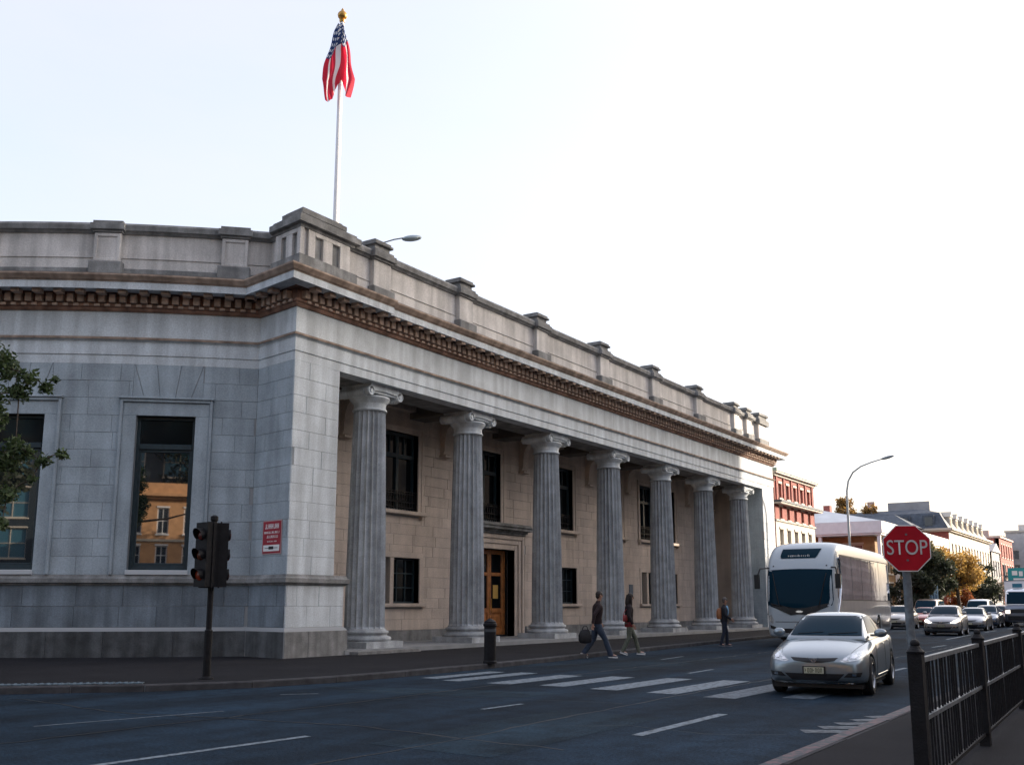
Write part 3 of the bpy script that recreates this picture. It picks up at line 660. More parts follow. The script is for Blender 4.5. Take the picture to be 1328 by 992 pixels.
# far pier and end wall
fp = MB(); fp.box(-21.4, FX-.015, 56.75, YE, 0, 8.17); fp = fp.build('pier', MORTAR, B)
ashlar(m_front, 56.74, YE, .25, 8.17, .49, 1.2, [], fp, STONE_L, lambda s, z: False)
ashlar(lambda s, z, o: Vector((-19.75-s, 56.74-o, z)), 0, 1.65, .25, 8.17, .49, 1.7, [], fp, STONE, lambda s, z: False)
ew = MB(); ew.box(-23.9, -21.4, 57.0, YE, 0, 10.4); ew.build('end_wall', STONE_BOUNCE, B)

# ------------------------------------------------------------ poster on the corner block
po = thing('poster', 'red poster with white lettering and a white lower strip on the corner block', 'poster', tuple(m_side(.72, 2.88, .012)), math.atan2(-sd.y, -sd.x))
b = MB(); b.box(-.42, .42, -.02, 0, 0, .86); b.build('panel', POSTRED, po)
b = MB(); b.box(-.45, .45, -.012, .004, -.03, .89); b.build('border', mat('poster_edge', (.45, .3, .3), .6), po)
b = MB(); b.box(-.38, .38, -.024, -.019, .05, .22); b.build('strip', SWHITE, po)
b = MB(); rr = random.Random(4)
for (z0, h_, x0, x1, n) in ((.66, .13, -.34, .34, 8), (.53, .06, -.36, .36, 15), (.41, .07, -.24, .30, 10), (.30, .03, -.2, .25, 10)):
    st_ = (x1-x0)/n
    for i in range(n):
        x = x0+i*st_; k = rr.choice((0, 1, 2, 3)); wv = st_*.2
        if k != 1: b.box(x, x+wv, -.024, -.0195, z0, z0+h_)
        if k != 2: b.box(x+st_*.55, x+st_*.55+wv, -.024, -.0195, z0, z0+h_)
        b.box(x+wv, x+st_*.55, -.024, -.0195, z0+(h_*.42 if k in (0, 3) else 0), z0+(h_*.6 if k in (0, 3) else h_*.2))
b.build('lettering', SWHITE, po)
b = MB(); b.box(-.3, .3, -.028, -.0235, .13, .145); b.box(-.12, .1, -.028, -.0235, .10, .18); b.build('emblem', BLACKP, po)

# ------------------------------------------------------------ flagpole and flag
fpx, fpy = -22.5, 23.5
t = thing('flagpole', 'tall white flagpole with gilded ball rising from the roof corner', 'flagpole', (fpx, fpy, 10.9))
b = MB(); b.lathe([(.13, 0), (.12, .3), (.105, 3), (.07, 10.55), (.06, 10.62)], 14); b.build('pole', WHITE, t, smooth=True)
b = MB(); b.ball((0, 0, 10.86), .17, .17, .16, 14, 8); b.lathe([(.09, 10.6), (.11, 10.68), (.05, 10.72)], 12); b.lathe([(.08, 10.98), (.05, 11.07), (.01, 11.14)], 10); b.build('finial', GOLD, t, smooth=60)
b = MB(); b.box(-.2, .2, -.2, .2, 0, .12); b.build('foot', STEEL, t)
b = MB(); b.tube([(.1, -.08, 1.2), (.1, -.1, 5), (.08, -.1, 10.5)], .012, 5); b.build('halyard', SWHITE, t)
def flag_mat():
    m = bpy.data.materials.new('flag_cloth'); m.use_nodes = True; tr = m.node_tree; N = tr.nodes.new; L = tr.links.new; p = tr.nodes['Principled BSDF']
    uv = N('ShaderNodeUVMap'); sp = N('ShaderNodeSeparateXYZ'); L(uv.outputs[0], sp.inputs[0])
    def mth(op, a, b=None):
        n = N('ShaderNodeMath'); n.operation = op
        for i, x in enumerate((a, b)):
            if x is None: continue
            if isinstance(x, (int, float)): n.inputs[i].default_value = x
            else: L(x, n.inputs[i])
        return n.outputs[0]
    # stripes along the fly, v across the hoist
    fr = mth('FRACT', mth('MULTIPLY', sp.outputs[1], 3.5)); stripe = mth('LESS_THAN', fr, .80)
    mx = N('ShaderNodeMix'); mx.data_type = 'RGBA'; mx.inputs[6].default_value = (.72, .70, .72, 1); mx.inputs[7].default_value = (.52, .02, .05, 1); L(stripe, mx.inputs[0])
    can = mth('MULTIPLY', mth('LESS_THAN', sp.outputs[0], .40), mth('GREATER_THAN', sp.outputs[1], .05))
    a = mth('SUBTRACT', mth('FRACT', mth('MULTIPLY', sp.outputs[0], 15)), .5); b2 = mth('SUBTRACT', mth('FRACT', mth('MULTIPLY', sp.outputs[1], 13)), .5)
    star = mth('LESS_THAN', mth('ADD', mth('MULTIPLY', a, a), mth('MULTIPLY', b2, b2)), .08)
    cn = N('ShaderNodeMix'); cn.data_type = 'RGBA'; cn.inputs[6].default_value = (.02, .045, .14, 1); cn.inputs[7].default_value = (.7, .72, .75, 1); L(star, cn.inputs[0])
    m2 = N('ShaderNodeMix'); m2.data_type = 'RGBA'; L(can, m2.inputs[0]); L(mx.outputs[2], m2.inputs[6]); L(cn.outputs[2], m2.inputs[7])
    L(m2.outputs[2], p.inputs['Base Color']); p.inputs['Roughness'].default_value = .8
    td = N('ShaderNodeBsdfTranslucent'); L(m2.outputs[2], td.inputs[0]); ms = N('ShaderNodeMixShader'); ms.inputs[0].default_value = .45
    L(p.outputs[0], ms.inputs[1]); L(td.outputs[0], ms.inputs[2]); L(ms.outputs[0], tr.nodes['Material Output'].inputs[0]); return m
def flag():
    me = bpy.data.meshes.new('flag'); nu, nv = 44, 40; vs = []; uvs = []; fs = []
    # limp flag: hangs from the truck in two unequal lobes either side of the pole
    for j in range(nv+1):
        t = j/nv
        for i in range(nu+1):
            a = -1+2*i/nu; L_ = 2.80+.10*(a < 0)-.75*max(0, 1-abs(a-.12)/.5)**1.3-.35*max(0, abs(a)-.75)
            d = L_*t; wd = .05+.44*(min(1, d/2.1))**.85; wd *= 1-.28*max(0, (d-2.1)/.8)
            x = a*wd+(.05 if a > 0 else 0)-.10*math.sin(t*2.4)*(a < 0)+.025*math.sin(d*5+a*3)
            y = -.13-.11*math.cos(a*6.5+d*.8)*min(1, t*2+.15)-.04*math.sin(d*4+a*6)
            vs.append((x, y, -d)); uvs.append((.06+.92*t+.10*a, .5+.46*a+.10*t))
    for j in range(nv):
        for i in range(nu): a = j*(nu+1)+i; fs.append((a, a+1, a+nu+2, a+nu+1))
    me.from_pydata(vs, [], fs); l = me.uv_layers.new(name='UVMap')
    for lp in me.loops: l.data[lp.index].uv = uvs[lp.vertex_index]
    me.materials.append(flag_mat()); me.polygons.foreach_set('use_smooth', [True]*len(me.polygons)); return me
fo = obj('flag', flag(), loc=(fpx, fpy-.05, 21.35)); fo.rotation_euler = (0, 0, psi)
fo['label'] = 'limp red white and blue striped flag hanging from the top of the white flagpole'; fo['category'] = 'flag'

# roof floodlight behind the parapet
t = thing('roof_lamp', 'grey cobra-head lamp on a thin arm above the parapet beside the corner', 'lamp', (-20.5, 23.1, 12.76))
b = MB(); b.tube([(0, 0, 0), (.12, .25, .16), (.38, .62, .36), (.52, .9, .47)], .022, 6); b.build('arm', STEEL, t)
b = MB(); M = Matrix.Translation((.64, 1.2, .53)) @ Matrix.Rotation(R(62), 4, 'Z') @ Matrix.Rotation(R(-14), 4, 'Y'); b.ball((0, 0, 0), .36, .15, .10, 14, 8)
b.v = [tuple(M @ Vector(v)) for v in b.v]; b.build('lamp_head', mat('lamp_grey', (.30, .36, .40), .35, metal=.3), t, smooth=True)

# ------------------------------------------------------------ traffic signal, bollard, stop sign, railing
t = thing('traffic_signal', 'black traffic signal with two heads on a thin pole at the kerb', 'traffic light', (-15.55, 13.15, .118), R(0))
b = MB(); b.lathe([(.075, 0), (.075, .9), (.055, .92), (.055, 3.0)], 14); b.build('pole', IRON, t, smooth=True)
b = MB(); b.lathe([(.14, 0), (.14, .02), (.09, .05)], 14); b.build('foot', IRON, t)
b = MB(); b.lathe([(.06, 2.98), (.075, 3.0), (.075, 3.07), (.03, 3.1)], 12); b.build('cap', IRON, t)
LAMPM = {}
for nm, c, e in (('red', (.07, .010, .008), .0), ('amber', (.08, .02, .008), .0), ('lit', (.06, .010, .006), .005)):
    LAMPM[nm] = mat('lens_'+nm, c, .25)
    if e: emis(LAMPM[nm], (1, .12, .02), e)
for hi, (ang, ox, oy) in enumerate(((-52, -.02, -.17), (38, .17, -.02))):
    M0 = Matrix.Translation((ox+.02, oy, 1.72)) @ Matrix.Rotation(R(ang+90-52), 4, 'Z') if False else None
    az = R((-92, 50)[hi])        # facing direction of the head
    M = Matrix.Translation((math.cos(az)*.15, math.sin(az)*.15, 1.72)) @ Matrix.Rotation(az+PI/2, 4, 'Z')
    hb = MB(); hb.box(-.17, .17, -.13, .10, 0, 1.22, M); hb.box(-.19, .19, .0, .03, -.02, 1.24, M); h = hb.build('signal_head', IRON, t)
    for k, z in enumerate((.98, .60, .22)):
        lm = LAMPM[('red', 'amber', 'lit')[k]] if hi == 0 else LAMPM['red']
        L_ = MB(); L_.lathe([(.105, 0), (.09, .03), (.04, .05)], 18, M @ Matrix.Translation((0, -.13, z)) @ Matrix.Rotation(PI/2, 4, 'X')); L_.build('lens', lm, h, smooth=True)
        v = MB(); vs = []; n = 14
        for j in range(2):
            for i in range(n+1):
                a = R(-35)+R(250)*i/n; vs.append(M @ Vector((.125*math.cos(a), -.13-j*((.10+.06*math.sin(a)) if hi == 0 else .04), z+.125*math.sin(a))))
        v.add(vs, [(i, i+1, n+2+i, n+1+i) for i in range(n)]); vo_ = v.build('visor', IRON, h)
        sm = vo_.modifiers.new('s', 'SOLIDIFY'); sm.thickness = .006
t = thing('bollard', 'short black bollard at the pavement edge before the second column', 'bollard', (-13.98, 20.35, .118))
b = MB(); b.lathe([(.17, 0), (.17, .05), (.145, .07), (.145, .86), (.165, .88), (.165, .93), (.145, .95), (.145, .98), (.09, 1.02), (.02, 1.06)], 24); b.build('post', IRON, t, smooth=True)
b = MB(); b.lathe([(.148, .74), (.150, .745), (.150, .80), (.148, .805)], 24, caps=False); b.build('band', mat('dull_band', (.05, .055, .06), .5), t)

t = thing('stop_sign', 'red octagonal STOP sign on a grey steel pole behind the railing', 'stop sign', (-2.65, 12.5, .118), psi-R(6))
b = MB(); b.lathe([(.052, 0), (.050, .9), (.048, 2.28)], 14, caps=True); b.build('pole', STEEL, t, smooth=True)
def octagon(r, y0, y1, z):
    mb = MB(); vs = [(r*math.cos(R(22.5+45*i)), y, z+r*math.sin(R(22.5+45*i))) for y in (y0, y1) for i in range(8)]
    return mb.add(vs, [tuple(range(8)), tuple(range(15, 7, -1))]+[(i, (i+1) % 8, 8+(i+1) % 8, 8+i) for i in range(8)])
zc = 2.035
bd = octagon(.292, -.078, -.070, zc).build('border', SWHITE, t)
octagon(.280, -.082, -.0785, zc).build('panel', RED, t)
octagon(.290, -.0695, -.064, zc).build('back_plate', STEEL, t)
o = obj('lettering', text_mesh('STOP', .245, .002, SWHITE, (.80, 1.0)), t, loc=(0, -.086, zc)); o.rotation_euler = (PI/2, 0, 0)
mdf = o.modifiers.new('w', 'SOLIDIFY'); mdf.thickness = .004
b = MB()
for z in (zc-.16, zc+.14): b.box(-.07, .07, -.064, -.05, z, z+.04); b.box(-.012, .012, -.088, -.084, z+.01, z+.03)
b.build('bracket', STEEL, t)

t = thing('railing', 'black iron pedestrian railing with ball-capped posts along the right kerb', 'railing', (-1.63, 7.8, .118))
PY = [0, 3.5, 7.7, 11.9, 16.1, 20.3]
xo = lambda y: -.035*y
for i, y in enumerate(PY):
    b = MB(); x = xo(y); b.box(x-.05, x+.05, y-.05, y+.05, 0, 1.03); p = b.build('post', IRON, t)
    c = MB(); c.lathe([(.06, 1.03), (.065, 1.05), (.045, 1.07), (.035, 1.09)], 14, Matrix.Translation((x, y, 0))); c.ball((x, y, 1.105), .034, n=14, m=8); c.build('cap', IRON, p, smooth=True)
PALE = mat('pale_rail', (.16, .17, .18), .4, nscale=20, namt=.6, metal=.4)  # patchy pale grey for the upper two rails
for a, c in zip(PY, PY[1:]):
    for z, hh, m_ in ((.965, .035, PALE), (.555, .03, PALE), (.10, .03, IRON)):
        b = MB(); b.add([(xo(a)-.02, a+.06, z), (xo(a)+.02, a+.06, z), (xo(c)+.02, c-.06, z), (xo(c)-.02, c-.06, z), (xo(a)-.02, a+.06, z+hh), (xo(a)+.02, a+.06, z+hh), (xo(c)+.02, c-.06, z+hh), (xo(c)-.02, c-.06, z+hh)], [(3, 2, 1, 0), (4, 5, 6, 7), (0, 1, 5, 4), (1, 2, 6, 5), (2, 3, 7, 6), (3, 0, 4, 7)])
        b.build('rail', m_, t)
bb = MB(); bb.lathe([(.009, .115), (.009, .965)], 6); bme = bb.mesh('baluster', IRON)
for a, c in zip(PY, PY[1:]):
    n = round((c-a)/.145)
    for i in range(1, n):
        y = a+(c-a)*i/n; o = obj('baluster', bme, t, loc=(xo(y)+random.uniform(-.003, .003), y, 0)); o.rotation_euler = (random.uniform(-.008, .008), random.uniform(-.008, .008), 0)

# ------------------------------------------------------------ vehicles
def hull(stations, m, sub=2, name='body', arches=None):
    mb = MB(); vs = []; k = None
    for (y, pts) in stations:
        ring = [(x, y, z) for x, z in pts]+[(-x, y, z) for x, z in reversed(pts[1:-1])]
        k = len(ring); vs += ring
    n = len(stations); fs = [(i*k+j, i*k+(j+1) % k, (i+1)*k+(j+1) % k, (i+1)*k+j) for i in range(n-1) for j in range(k)]
    fs += [tuple(range(k)), tuple((n-1)*k+j for j in range(k-1, -1, -1))]
    mb.add(vs, fs); me = mb.mesh(name, m, True)
    o = bpy.data.objects.new('tmp', me); COL.objects.link(o); s = o.modifiers.new('s', 'SUBSURF'); s.levels = s.render_levels = sub
    cut = []
    for (yc, zc_, r, x0, x1) in (arches or []):
        for sg in (-1, 1):
            c = MB(); c.lathe([(r, min(x0, x1)), (r, max(x0, x1))], 28, Matrix.Translation((0, yc, zc_)) @ Matrix.Rotation(sg*PI/2, 4, 'Y'))
            co = bpy.data.objects.new('cut', c.mesh('cut', m)); COL.objects.link(co); bo = o.modifiers.new('b', 'BOOLEAN'); bo.object = co; bo.operation = 'DIFFERENCE'; bo.solver = 'EXACT'; cut.append(co)
    me2 = evaluated(o); COL.objects.unlink(o); bpy.data.objects.remove(o)
    for c in cut: COL.objects.unlink(c); bpy.data.objects.remove(c)
    me2.name = name; me2.polygons.foreach_set('use_smooth', [True]*len(me2.polygons))
    try: me2.set_sharp_from_angle(angle=R(35))
    except Exception: pass
    bvh = BVHTree.FromPolygons([v.co.copy() for v in me2.vertices], [tuple(p.vertices) for p in me2.polygons])
    return me2, bvh
def patch(bvh, outline, axis, start, m, name, parent, off=.006, rings=5, seg=.08, mirror=False, thick=0):
    """outline in (a,b); axis 'y': a=x,b=z cast along dir; axis 'x': a=y,b=z"""
    pts = []; n = len(outline)
    for i in range(n):
        a, b = Vector(outline[i]), Vector(outline[(i+1) % n]); k = max(1, int((b-a).length/seg))
        pts += [a.lerp(b, j/k) for j in range(k)]
    c = sum(pts, Vector((0, 0)))/len(pts); mb = MB(); n = len(pts); vs = []
    for r in range(rings+1):
        t = 1-r/rings*.999
        for p in pts:
            q = c+(p-c)*t
            if axis == 'y': o = Vector((q.x, start, q.y)); d = Vector((0, 1 if start < 0 else -1, 0))
            elif axis == 'x': o = Vector((start, q.x, q.y)); d = Vector((-1 if start > 0 else 1, 0, 0))
            else: o = Vector((q.x, q.y, start)); d = Vector((0, 0, -1))
            hit = bvh.ray_cast(o, d)
            h = hit[0] if hit[0] is not None else o+d*abs(start)
            nn = hit[1] if hit[0] is not None else -d
            if nn.dot(d) > 0: nn = -nn
            vs.append(h+nn*off)
    if mirror: vs = [Vector((-v.x, v.y, v.z)) for v in vs]
    mb.add(vs, [(r*n+i, r*n+(i+1) % n, (r+1)*n+(i+1) % n, (r+1)*n+i) for r in range(rings) for i in range(n)])
    me = bpy.data.meshes.new(name); me.from_pydata([tuple(v) for v in mb.v], [], mb.f); me.materials.append(m); me.polygons.foreach_set('use_smooth', [True]*len(me.polygons))
    bm = bmesh.new(); bm.from_mesh(me)
    bmesh.ops.remove_doubles(bm, verts=bm.verts, dist=1e-4); bmesh.ops.recalc_face_normals(bm, faces=bm.faces); bm.to_mesh(me); bm.free()
    o = obj(name, me, parent)
    if thick: s = o.modifiers.new('t', 'SOLIDIFY'); s.thickness = thick; s.offset = 0
    return o
def wheel(parent, x, y, r=.315, w_=.2, rim=.215, spokes=5):
    sg = 1 if x > 0 else -1; M = Matrix.Translation((x, y, r)) @ Matrix.Rotation(sg*PI/2, 4, 'Y')
    b = MB(); b.lathe([(rim, -w_/2), (r-.03, -w_/2), (r, -w_/2+.03), (r, w_/2-.03), (r-.03, w_/2), (rim+.015, w_/2), (rim, w_/2-.015), (rim, -w_/2)], 28, M, caps=False); wh = b.build('wheel', TYRE, parent, smooth=True)
    b = MB(); b.lathe([(rim, w_/2-.012), (rim-.015, w_/2-.005), (rim-.025, w_/2-.03), (rim-.03, -w_/4)], 28, M, caps=False)
    for k in range(spokes):
        b.box(.03, rim-.015, -.028, .028, w_/2-.055, w_/2-.02, M @ Matrix.Rotation(2*PI*k/spokes, 4, 'Z'))
    b.lathe([(.055, w_/2-.06), (.055, w_/2-.015), (.04, w_/2-.008)], 16, M); b.build('rim', RIM, wh)
    b = MB(); b.lathe([(rim-.03, -w_/4), (rim-.03, -w_/4+.02)], 24, M); b.build('brake_disc', BLACKP, wh)
def sec(w_, zb, zs, zt):
    return [(0, zb), (w_*.86, zb), (w_*.985, zb+.07), (w_, (zb*.55+zs*.45)), (w_*.985, zs-.09), (w_*.93, zs-.015), (w_*.62, zt-.012), (0, zt)]
def secg(wb, wr, zb, zr):
    return [(0, zb), (wb, zb), (wb*.985, zb+(zr-zb)*.12), (wb*.45+wr*.55, zb+(zr-zb)*.58), (wr*.995, zr-.05*(zr-zb)/.4), (wr*.82, zr-.006), (0, zr+.008)]
def make_car(name, label, cat, loc, yaw, color, kind='sedan', detail=True):
    t = thing(name, label, cat, loc, yaw)
    if kind == 'sedan':
        st = [(-2.17, .50, .34, .52, .56), (-2.15, .66, .25, .57, .62), (-2.04, .79, .19, .63, .69), (-1.8, .845, .17, .70, .77), (-1.35, .86, .16, .78, .86), (-.85, .862, .16, .87, .945), (-.6, .865, .16, .90, .95), (.4, .865, .16, .92, .96), (1.3, .86, .18, .95, .99), (1.75, .84, .22, .95, 1.0), (2.0, .79, .26, .92, .97), (2.13, .70, .32, .84, .87), (2.17, .56, .42, .7, .72)]
        gs = [(-1.02, .72, .70, .86, .90), (-.98, .73, .68, .86, .94), (-.6, .765, .61, .86, 1.13), (-.22, .775, .575, .86, 1.305), (.15, .78, .57, .86, 1.36), (.7, .78, .565, .86, 1.35), (1.15, .77, .56, .86, 1.24), (1.5, .75, .58, .86, 1.08), (1.8, .70, .62, .86, .99)]
        fw, rw = -1.36, 1.30; roofz = 1.30
        ws = [(-.635, .955), (.635, .955), (.535, 1.285), (-.535, 1.285)]
        sws = [[(-.62, .99), (.30, 1.0), (.28, 1.285), (-.12, 1.265), (-.35, 1.15)], [(.36, 1.0), (1.06, 1.02), (1.0, 1.21), (.75, 1.285), (.34, 1.29)], [(1.12, 1.02), (1.42, 1.03), (1.25, 1.12), (1.07, 1.19)]]
    elif kind == 'hatch':
        st = [(-2.02, .52, .34, .56, .60), (-2.0, .68, .25, .62, .67), (-1.9, .80, .19, .69, .76), (-1.65, .85, .17, .77, .85), (-1.2, .865, .17, .87, .95), (-.8, .868, .17, .94, 1.0), (-.5, .87, .17, .96, 1.02), (.4, .87, .17, .99, 1.04), (1.3, .865, .19, 1.02, 1.06), (1.75, .85, .22, 1.02, 1.06), (1.95, .78, .3, .98, 1.02), (2.02, .6, .4, .8, .82)]
        gs = [(-1.0, .72, .71, .93, .97), (-.95, .74, .69, .93, 1.02), (-.5, .775, .63, .93, 1.24), (-.12, .785, .605, .93, 1.42), (.3, .79, .60, .93, 1.49), (1.0, .79, .60, .93, 1.48), (1.5, .775, .59, .93, 1.42), (1.78, .75, .6, .93, 1.2), (1.9, .72, .62, .93, 1.02)]
        fw, rw = -1.25, 1.22; roofz = 1.42
        ws = [(-.655, 1.035), (.655, 1.035), (.565, 1.405), (-.565, 1.405)]
        sws = [[(-.52, 1.08), (.40, 1.09), (.38, 1.41), (-.02, 1.39), (-.28, 1.25)], [(.46, 1.09), (1.25, 1.11), (1.22, 1.38), (.46, 1.42)], [(1.31, 1.11), (1.62, 1.13), (1.5, 1.33), (1.29, 1.37)]]
    else:  # van
        st = [(-2.4, .58, .34, .66, .70), (-2.38, .76, .25, .76, .82), (-2.28, .88, .2, .88, .96), (-2.0, .93, .19, 1.0, 1.10), (-1.6, .95, .19, 1.12, 1.20), (-1.2, .95, .19, 1.2, 1.25), (0, .95, .19, 1.22, 1.26), (1.5, .95, .19, 1.22, 1.26), (2.3, .94, .22, 1.22, 1.26), (2.4, .88, .3, 1.15, 1.2)]
        gs = [(-1.75, .80, .78, 1.12, 1.17), (-1.68, .83, .76, 1.12, 1.26), (-1.3, .87, .74, 1.12, 1.62), (-1.0, .88, .74, 1.12, 1.86), (-.6, .89, .75, 1.12, 1.95), (.6, .89, .76, 1.12, 1.97), (2.0, .89, .76, 1.12, 1.95), (2.3, .88, .75, 1.12, 1.85), (2.38, .86, .76, 1.12, 1.3)]
        fw, rw = -1.55, 1.4; roofz = 1.9
        ws = [(-.73, 1.26), (.73, 1.26), (.68, 1.80), (-.68, 1.80)]
        sws = [[(-1.2, 1.3), (-.3, 1.3), (-.3, 1.78), (-.85, 1.78)], [(-.22, 1.3), (.9, 1.3), (.9, 1.8), (-.22, 1.8)], [(.98, 1.3), (2.0, 1.3), (2.0, 1.78), (.98, 1.8)]]
    fy = st[0][0]; W_ = max(s[1] for s in st); r = .315
    me, bv = hull([(y, sec(*a)) for y, *a in st], CARP, arches=[(fw, r, .365, .56, 1.1), (rw, r, .365, .56, 1.1)])
    b_ = obj('body', me, t); b_.color = (*color, 1)
    me, gv = hull([(y, secg(*a)) for y, *a in gs], CARP); c_ = obj('cabin', me, t); c_.color = (*color, 1)
    patch(gv, ws, 'y', -3, CARGL, 'windscreen', t, off=.008, rings=8)
    rear = [(x*.92, z+.02 if z < 1.1 else z-.03) for x, z in ws]; patch(gv, rear, 'y', 3, CARGL, 'rear_window', t, off=.008)
    for sg in (1, -1):
        for q in sws: patch(gv, q, 'x', 2, CARGL, 'side_window', t, off=.006, mirror=sg < 0)
    b = MB(); b.box(-.62, .62, fw-.3, fw+.3, .2, .62); b.box(-.62, .62, rw-.3, rw+.3, .2, .62); b.box(-.75, .75, fy+.25, -fy-.25, .13, .2); b.build('underbody', BLACKP, t)
    for x in (-(W_-.105), W_-.105):
        for y in (fw, rw): wheel(t, x, y, r)
    k = {'sedan': 0, 'hatch': .055, 'van': .16}[kind]; wd = W_/.865
    for sg in (1, -1):
        P = lambda pts: [(x*wd*sg, z+k) for x, z in pts]
        patch(bv, P([(.42, .575), (.50, .555), (.72, .59), (.80, .68), (.74, .74), (.60, .69)]), 'y', -4, LAMPG, 'headlight', t, off=.006, seg=.05)
        if detail:
            h = t.children[-1]
            patch(bv, P([(.60, .615), (.66, .61), (.70, .64), (.67, .675), (.61, .66)]), 'y', -4, CHROME, 'reflector', h, off=.012, seg=.03)
            patch(bv, P([(.47, .585), (.53, .58), (.56, .61), (.51, .625)]), 'y', -4, CHROME, 'reflector', h, off=.012, seg=.03)
        patch(bv, P([(.48, .32), (.74, .33), (.77, .40), (.56, .39)]), 'y', -4, BLACKP, 'fog_lamp_recess', t, off=.005, seg=.05)
        patch(bv, P([(.62, .345), (.68, .345), (.68, .385), (.62, .385)]), 'y', -4, CHROME, 'fog_lamp', t, off=.012, seg=.03)
    patch(bv, [(x*wd, z+k) for x, z in [(-.40, .625), (-.34, .575), (-.12, .545), (.12, .545), (.34, .575), (.40, .625), (0, .612)]], 'y', -4, BLACKP, 'grille', t, off=.006, seg=.05)
    patch(bv, [(x*wd, z+k) for x, z in [(-.50, .375), (-.38, .265), (.38, .265), (.50, .375), (0, .37)]], 'y', -4, BLACKP, 'lower_intake', t, off=.006, seg=.05)
    if detail:
        patch(bv, [(x*wd, z) for x, z in [(-.8, .222), (.8, .222), (.8, .24), (-.8, .24)]], 'y', -4, CHROME, 'chrome_strip', t, off=.008, seg=.05)
    # plate
    yy = bv.ray_cast(Vector((0, -4, .43+k)), Vector((0, 1, 0)))[0].y
    b = MB(); b.box(-.19, .19, yy-.03, yy-.012, .36+k, .49+k); pl = b.build('number_plate', BLACKP, t)
    b = MB(); b.box(-.165, .165, yy-.034, yy-.029, .375+k, .475+k); b.build('plate_face', mat('plate_cream', (.45, .44, .33), .5), pl)
    if detail:
        b = MB(); rr = random.Random(3)
        for i in range(7):
            x = -.15+i*.043; q = rr.randrange(3); b.box(x, x+.009, yy-.038, yy-.0335, .39+k, .46+k)
            if q != 0: b.box(x+.022, x+.031, yy-.038, yy-.0335, .39+k, .46+k)
            b.box(x+.009, x+.022, yy-.038, yy-.0335, (.45 if q else .42)+k, (.46 if q else .435)+k)
            if q == 2: b.box(x+.009, x+.022, yy-.038, yy-.0335, .39+k, .40+k)
        b.build('plate_lettering', mat('plate_ink', (.05, .05, .02), .6), pl)
        # winged emblem on the grille
        b = MB(); y0 = yy-.055; zz = .585+k
        for sg in (1, -1):
            b.add([(sg*.005, y0, zz-.045), (sg*.028, y0, zz-.025), (sg*.095, y0, zz+.045), (sg*.04, y0, zz+.03), (sg*.055, y0, zz+.01), (sg*.012, y0, zz+.028)], [(0, 1, 5), (1, 4, 5), (1, 2, 3, 4)])
        for i in range(10): a = 2*PI*i/10; a2 = 2*PI*(i+1)/10; b.add([(.02*math.cos(a), y0-.002, zz+.02*math.sin(a)), (.02*math.cos(a2), y0-.002, zz+.02*math.sin(a2)), (.011*math.cos(a2), y0-.002, zz+.011*math.sin(a2)), (.011*math.cos(a), y0-.002, zz+.011*math.sin(a))], [(0, 1, 2, 3)])
        e = b.build('emblem', CHROME, t); s = e.modifiers.new('t', 'SOLIDIFY'); s.thickness = .01
        # wipers, panel gaps, handles
        for x0, x1 in ((-.5, -.05), (.05, .55)):
            pts = []
            for i in range(6):
                x = x0+(x1-x0)*i/5; z = .975+.03*i/5; h = gv.ray_cast(Vector((x, -3, z)), Vector((0, 1, 0)))[0]
                if h: pts.append(h+Vector((0, -.012, .01)))
            b = MB(); b.tube(pts, .006, 5); b.build('wiper', BLACKP, t)
        def line(bvh, pts, sg, name='panel_gap', m=BLACKP, rad=.0035):
            out = []
            for a, c in zip(pts, pts[1:]):
                for i in range(7):
                    q = Vector(a).lerp(Vector(c), i/6); h = bvh.ray_cast(Vector((2, q.x, q.y)), Vector((-1, 0, 0)))[0]
                    if h: out.append(Vector((h.x*sg+.001*sg, h.y, h.z)))
            if len(out) > 1: b = MB(); b.tube(out, rad, 5); b.build(name, m, t)
        for sg in (1, -1):
            line(bv, [(-.86, .22), (-.80, .60), (-.66, .90)], sg); line(bv, [(.32, .22), (.33, .90)], sg); line(bv, [(1.02, .55), (1.15, .75), (1.12, .93)], sg); line(bv, [(-.84, .235), (1.0, .235)], sg)
            line(bv, [(.08, .80), (.24, .805)], sg, 'door_handle', RIM, .016); line(bv, [(.82, .83), (.98, .835)], sg, 'door_handle', RIM, .016)
            line(bv, [(-1.0, .30), (.94, .30)], sg, 'sill_trim', CHROME, .008)
        hp = []
        for i in range(13):
            x = -.70+1.4*i/12; h = bv.ray_cast(Vector((x, -1.02-.03*math.cos(x*2), 3)), Vector((0, 0, -1)))[0]; hp.append(h+Vector((0, 0, .001)))
        for sg in (1, -1):
            q = []
            for i in range(12):
                u = i/11; x = sg*(.72-.14*u); y = -.98-1.0*u; h = bv.ray_cast(Vector((x, y, 3)), Vector((0, 0, -1)))[0]
                if h: q.append(h+Vector((0, 0, .001)))
            b = MB(); b.tube(q, .0035, 5); b.build('bonnet_gap', BLACKP, t)
        # interior hints behind the glass: a mirror and sun visor edge
    zm = {'sedan': 1.0, 'hatch': 1.10, 'van': 1.32}[kind]; ym = {'sedan': -.60, 'hatch': -.52, 'van': -1.25}[kind]; xm = W_-.06
    for sg in (1, -1):
        b = MB(); b.ball((sg*(xm+.11), ym, zm), .115, .065, .075, 12, 8); b.box(min(sg*(xm-.07), sg*xm+.0), max(sg*(xm-.07), sg*xm+.04), ym-.02, ym+.03, zm-.06, zm-.02)
        mi = b.build('door_mirror', CARP, t, smooth=True); mi.color = (*color, 1)
        b = MB(); b.lathe([(.0, 0), (.085, 0), (.085, .01)], 14, Matrix.Translation((sg*(xm+.11), ym+.055, zm)) @ Matrix.Rotation(-PI/2, 4, 'X') @ Matrix.Diagonal((1, .7, 1, 1))); b.build('mirror_glass', CHROME, mi)
    return t
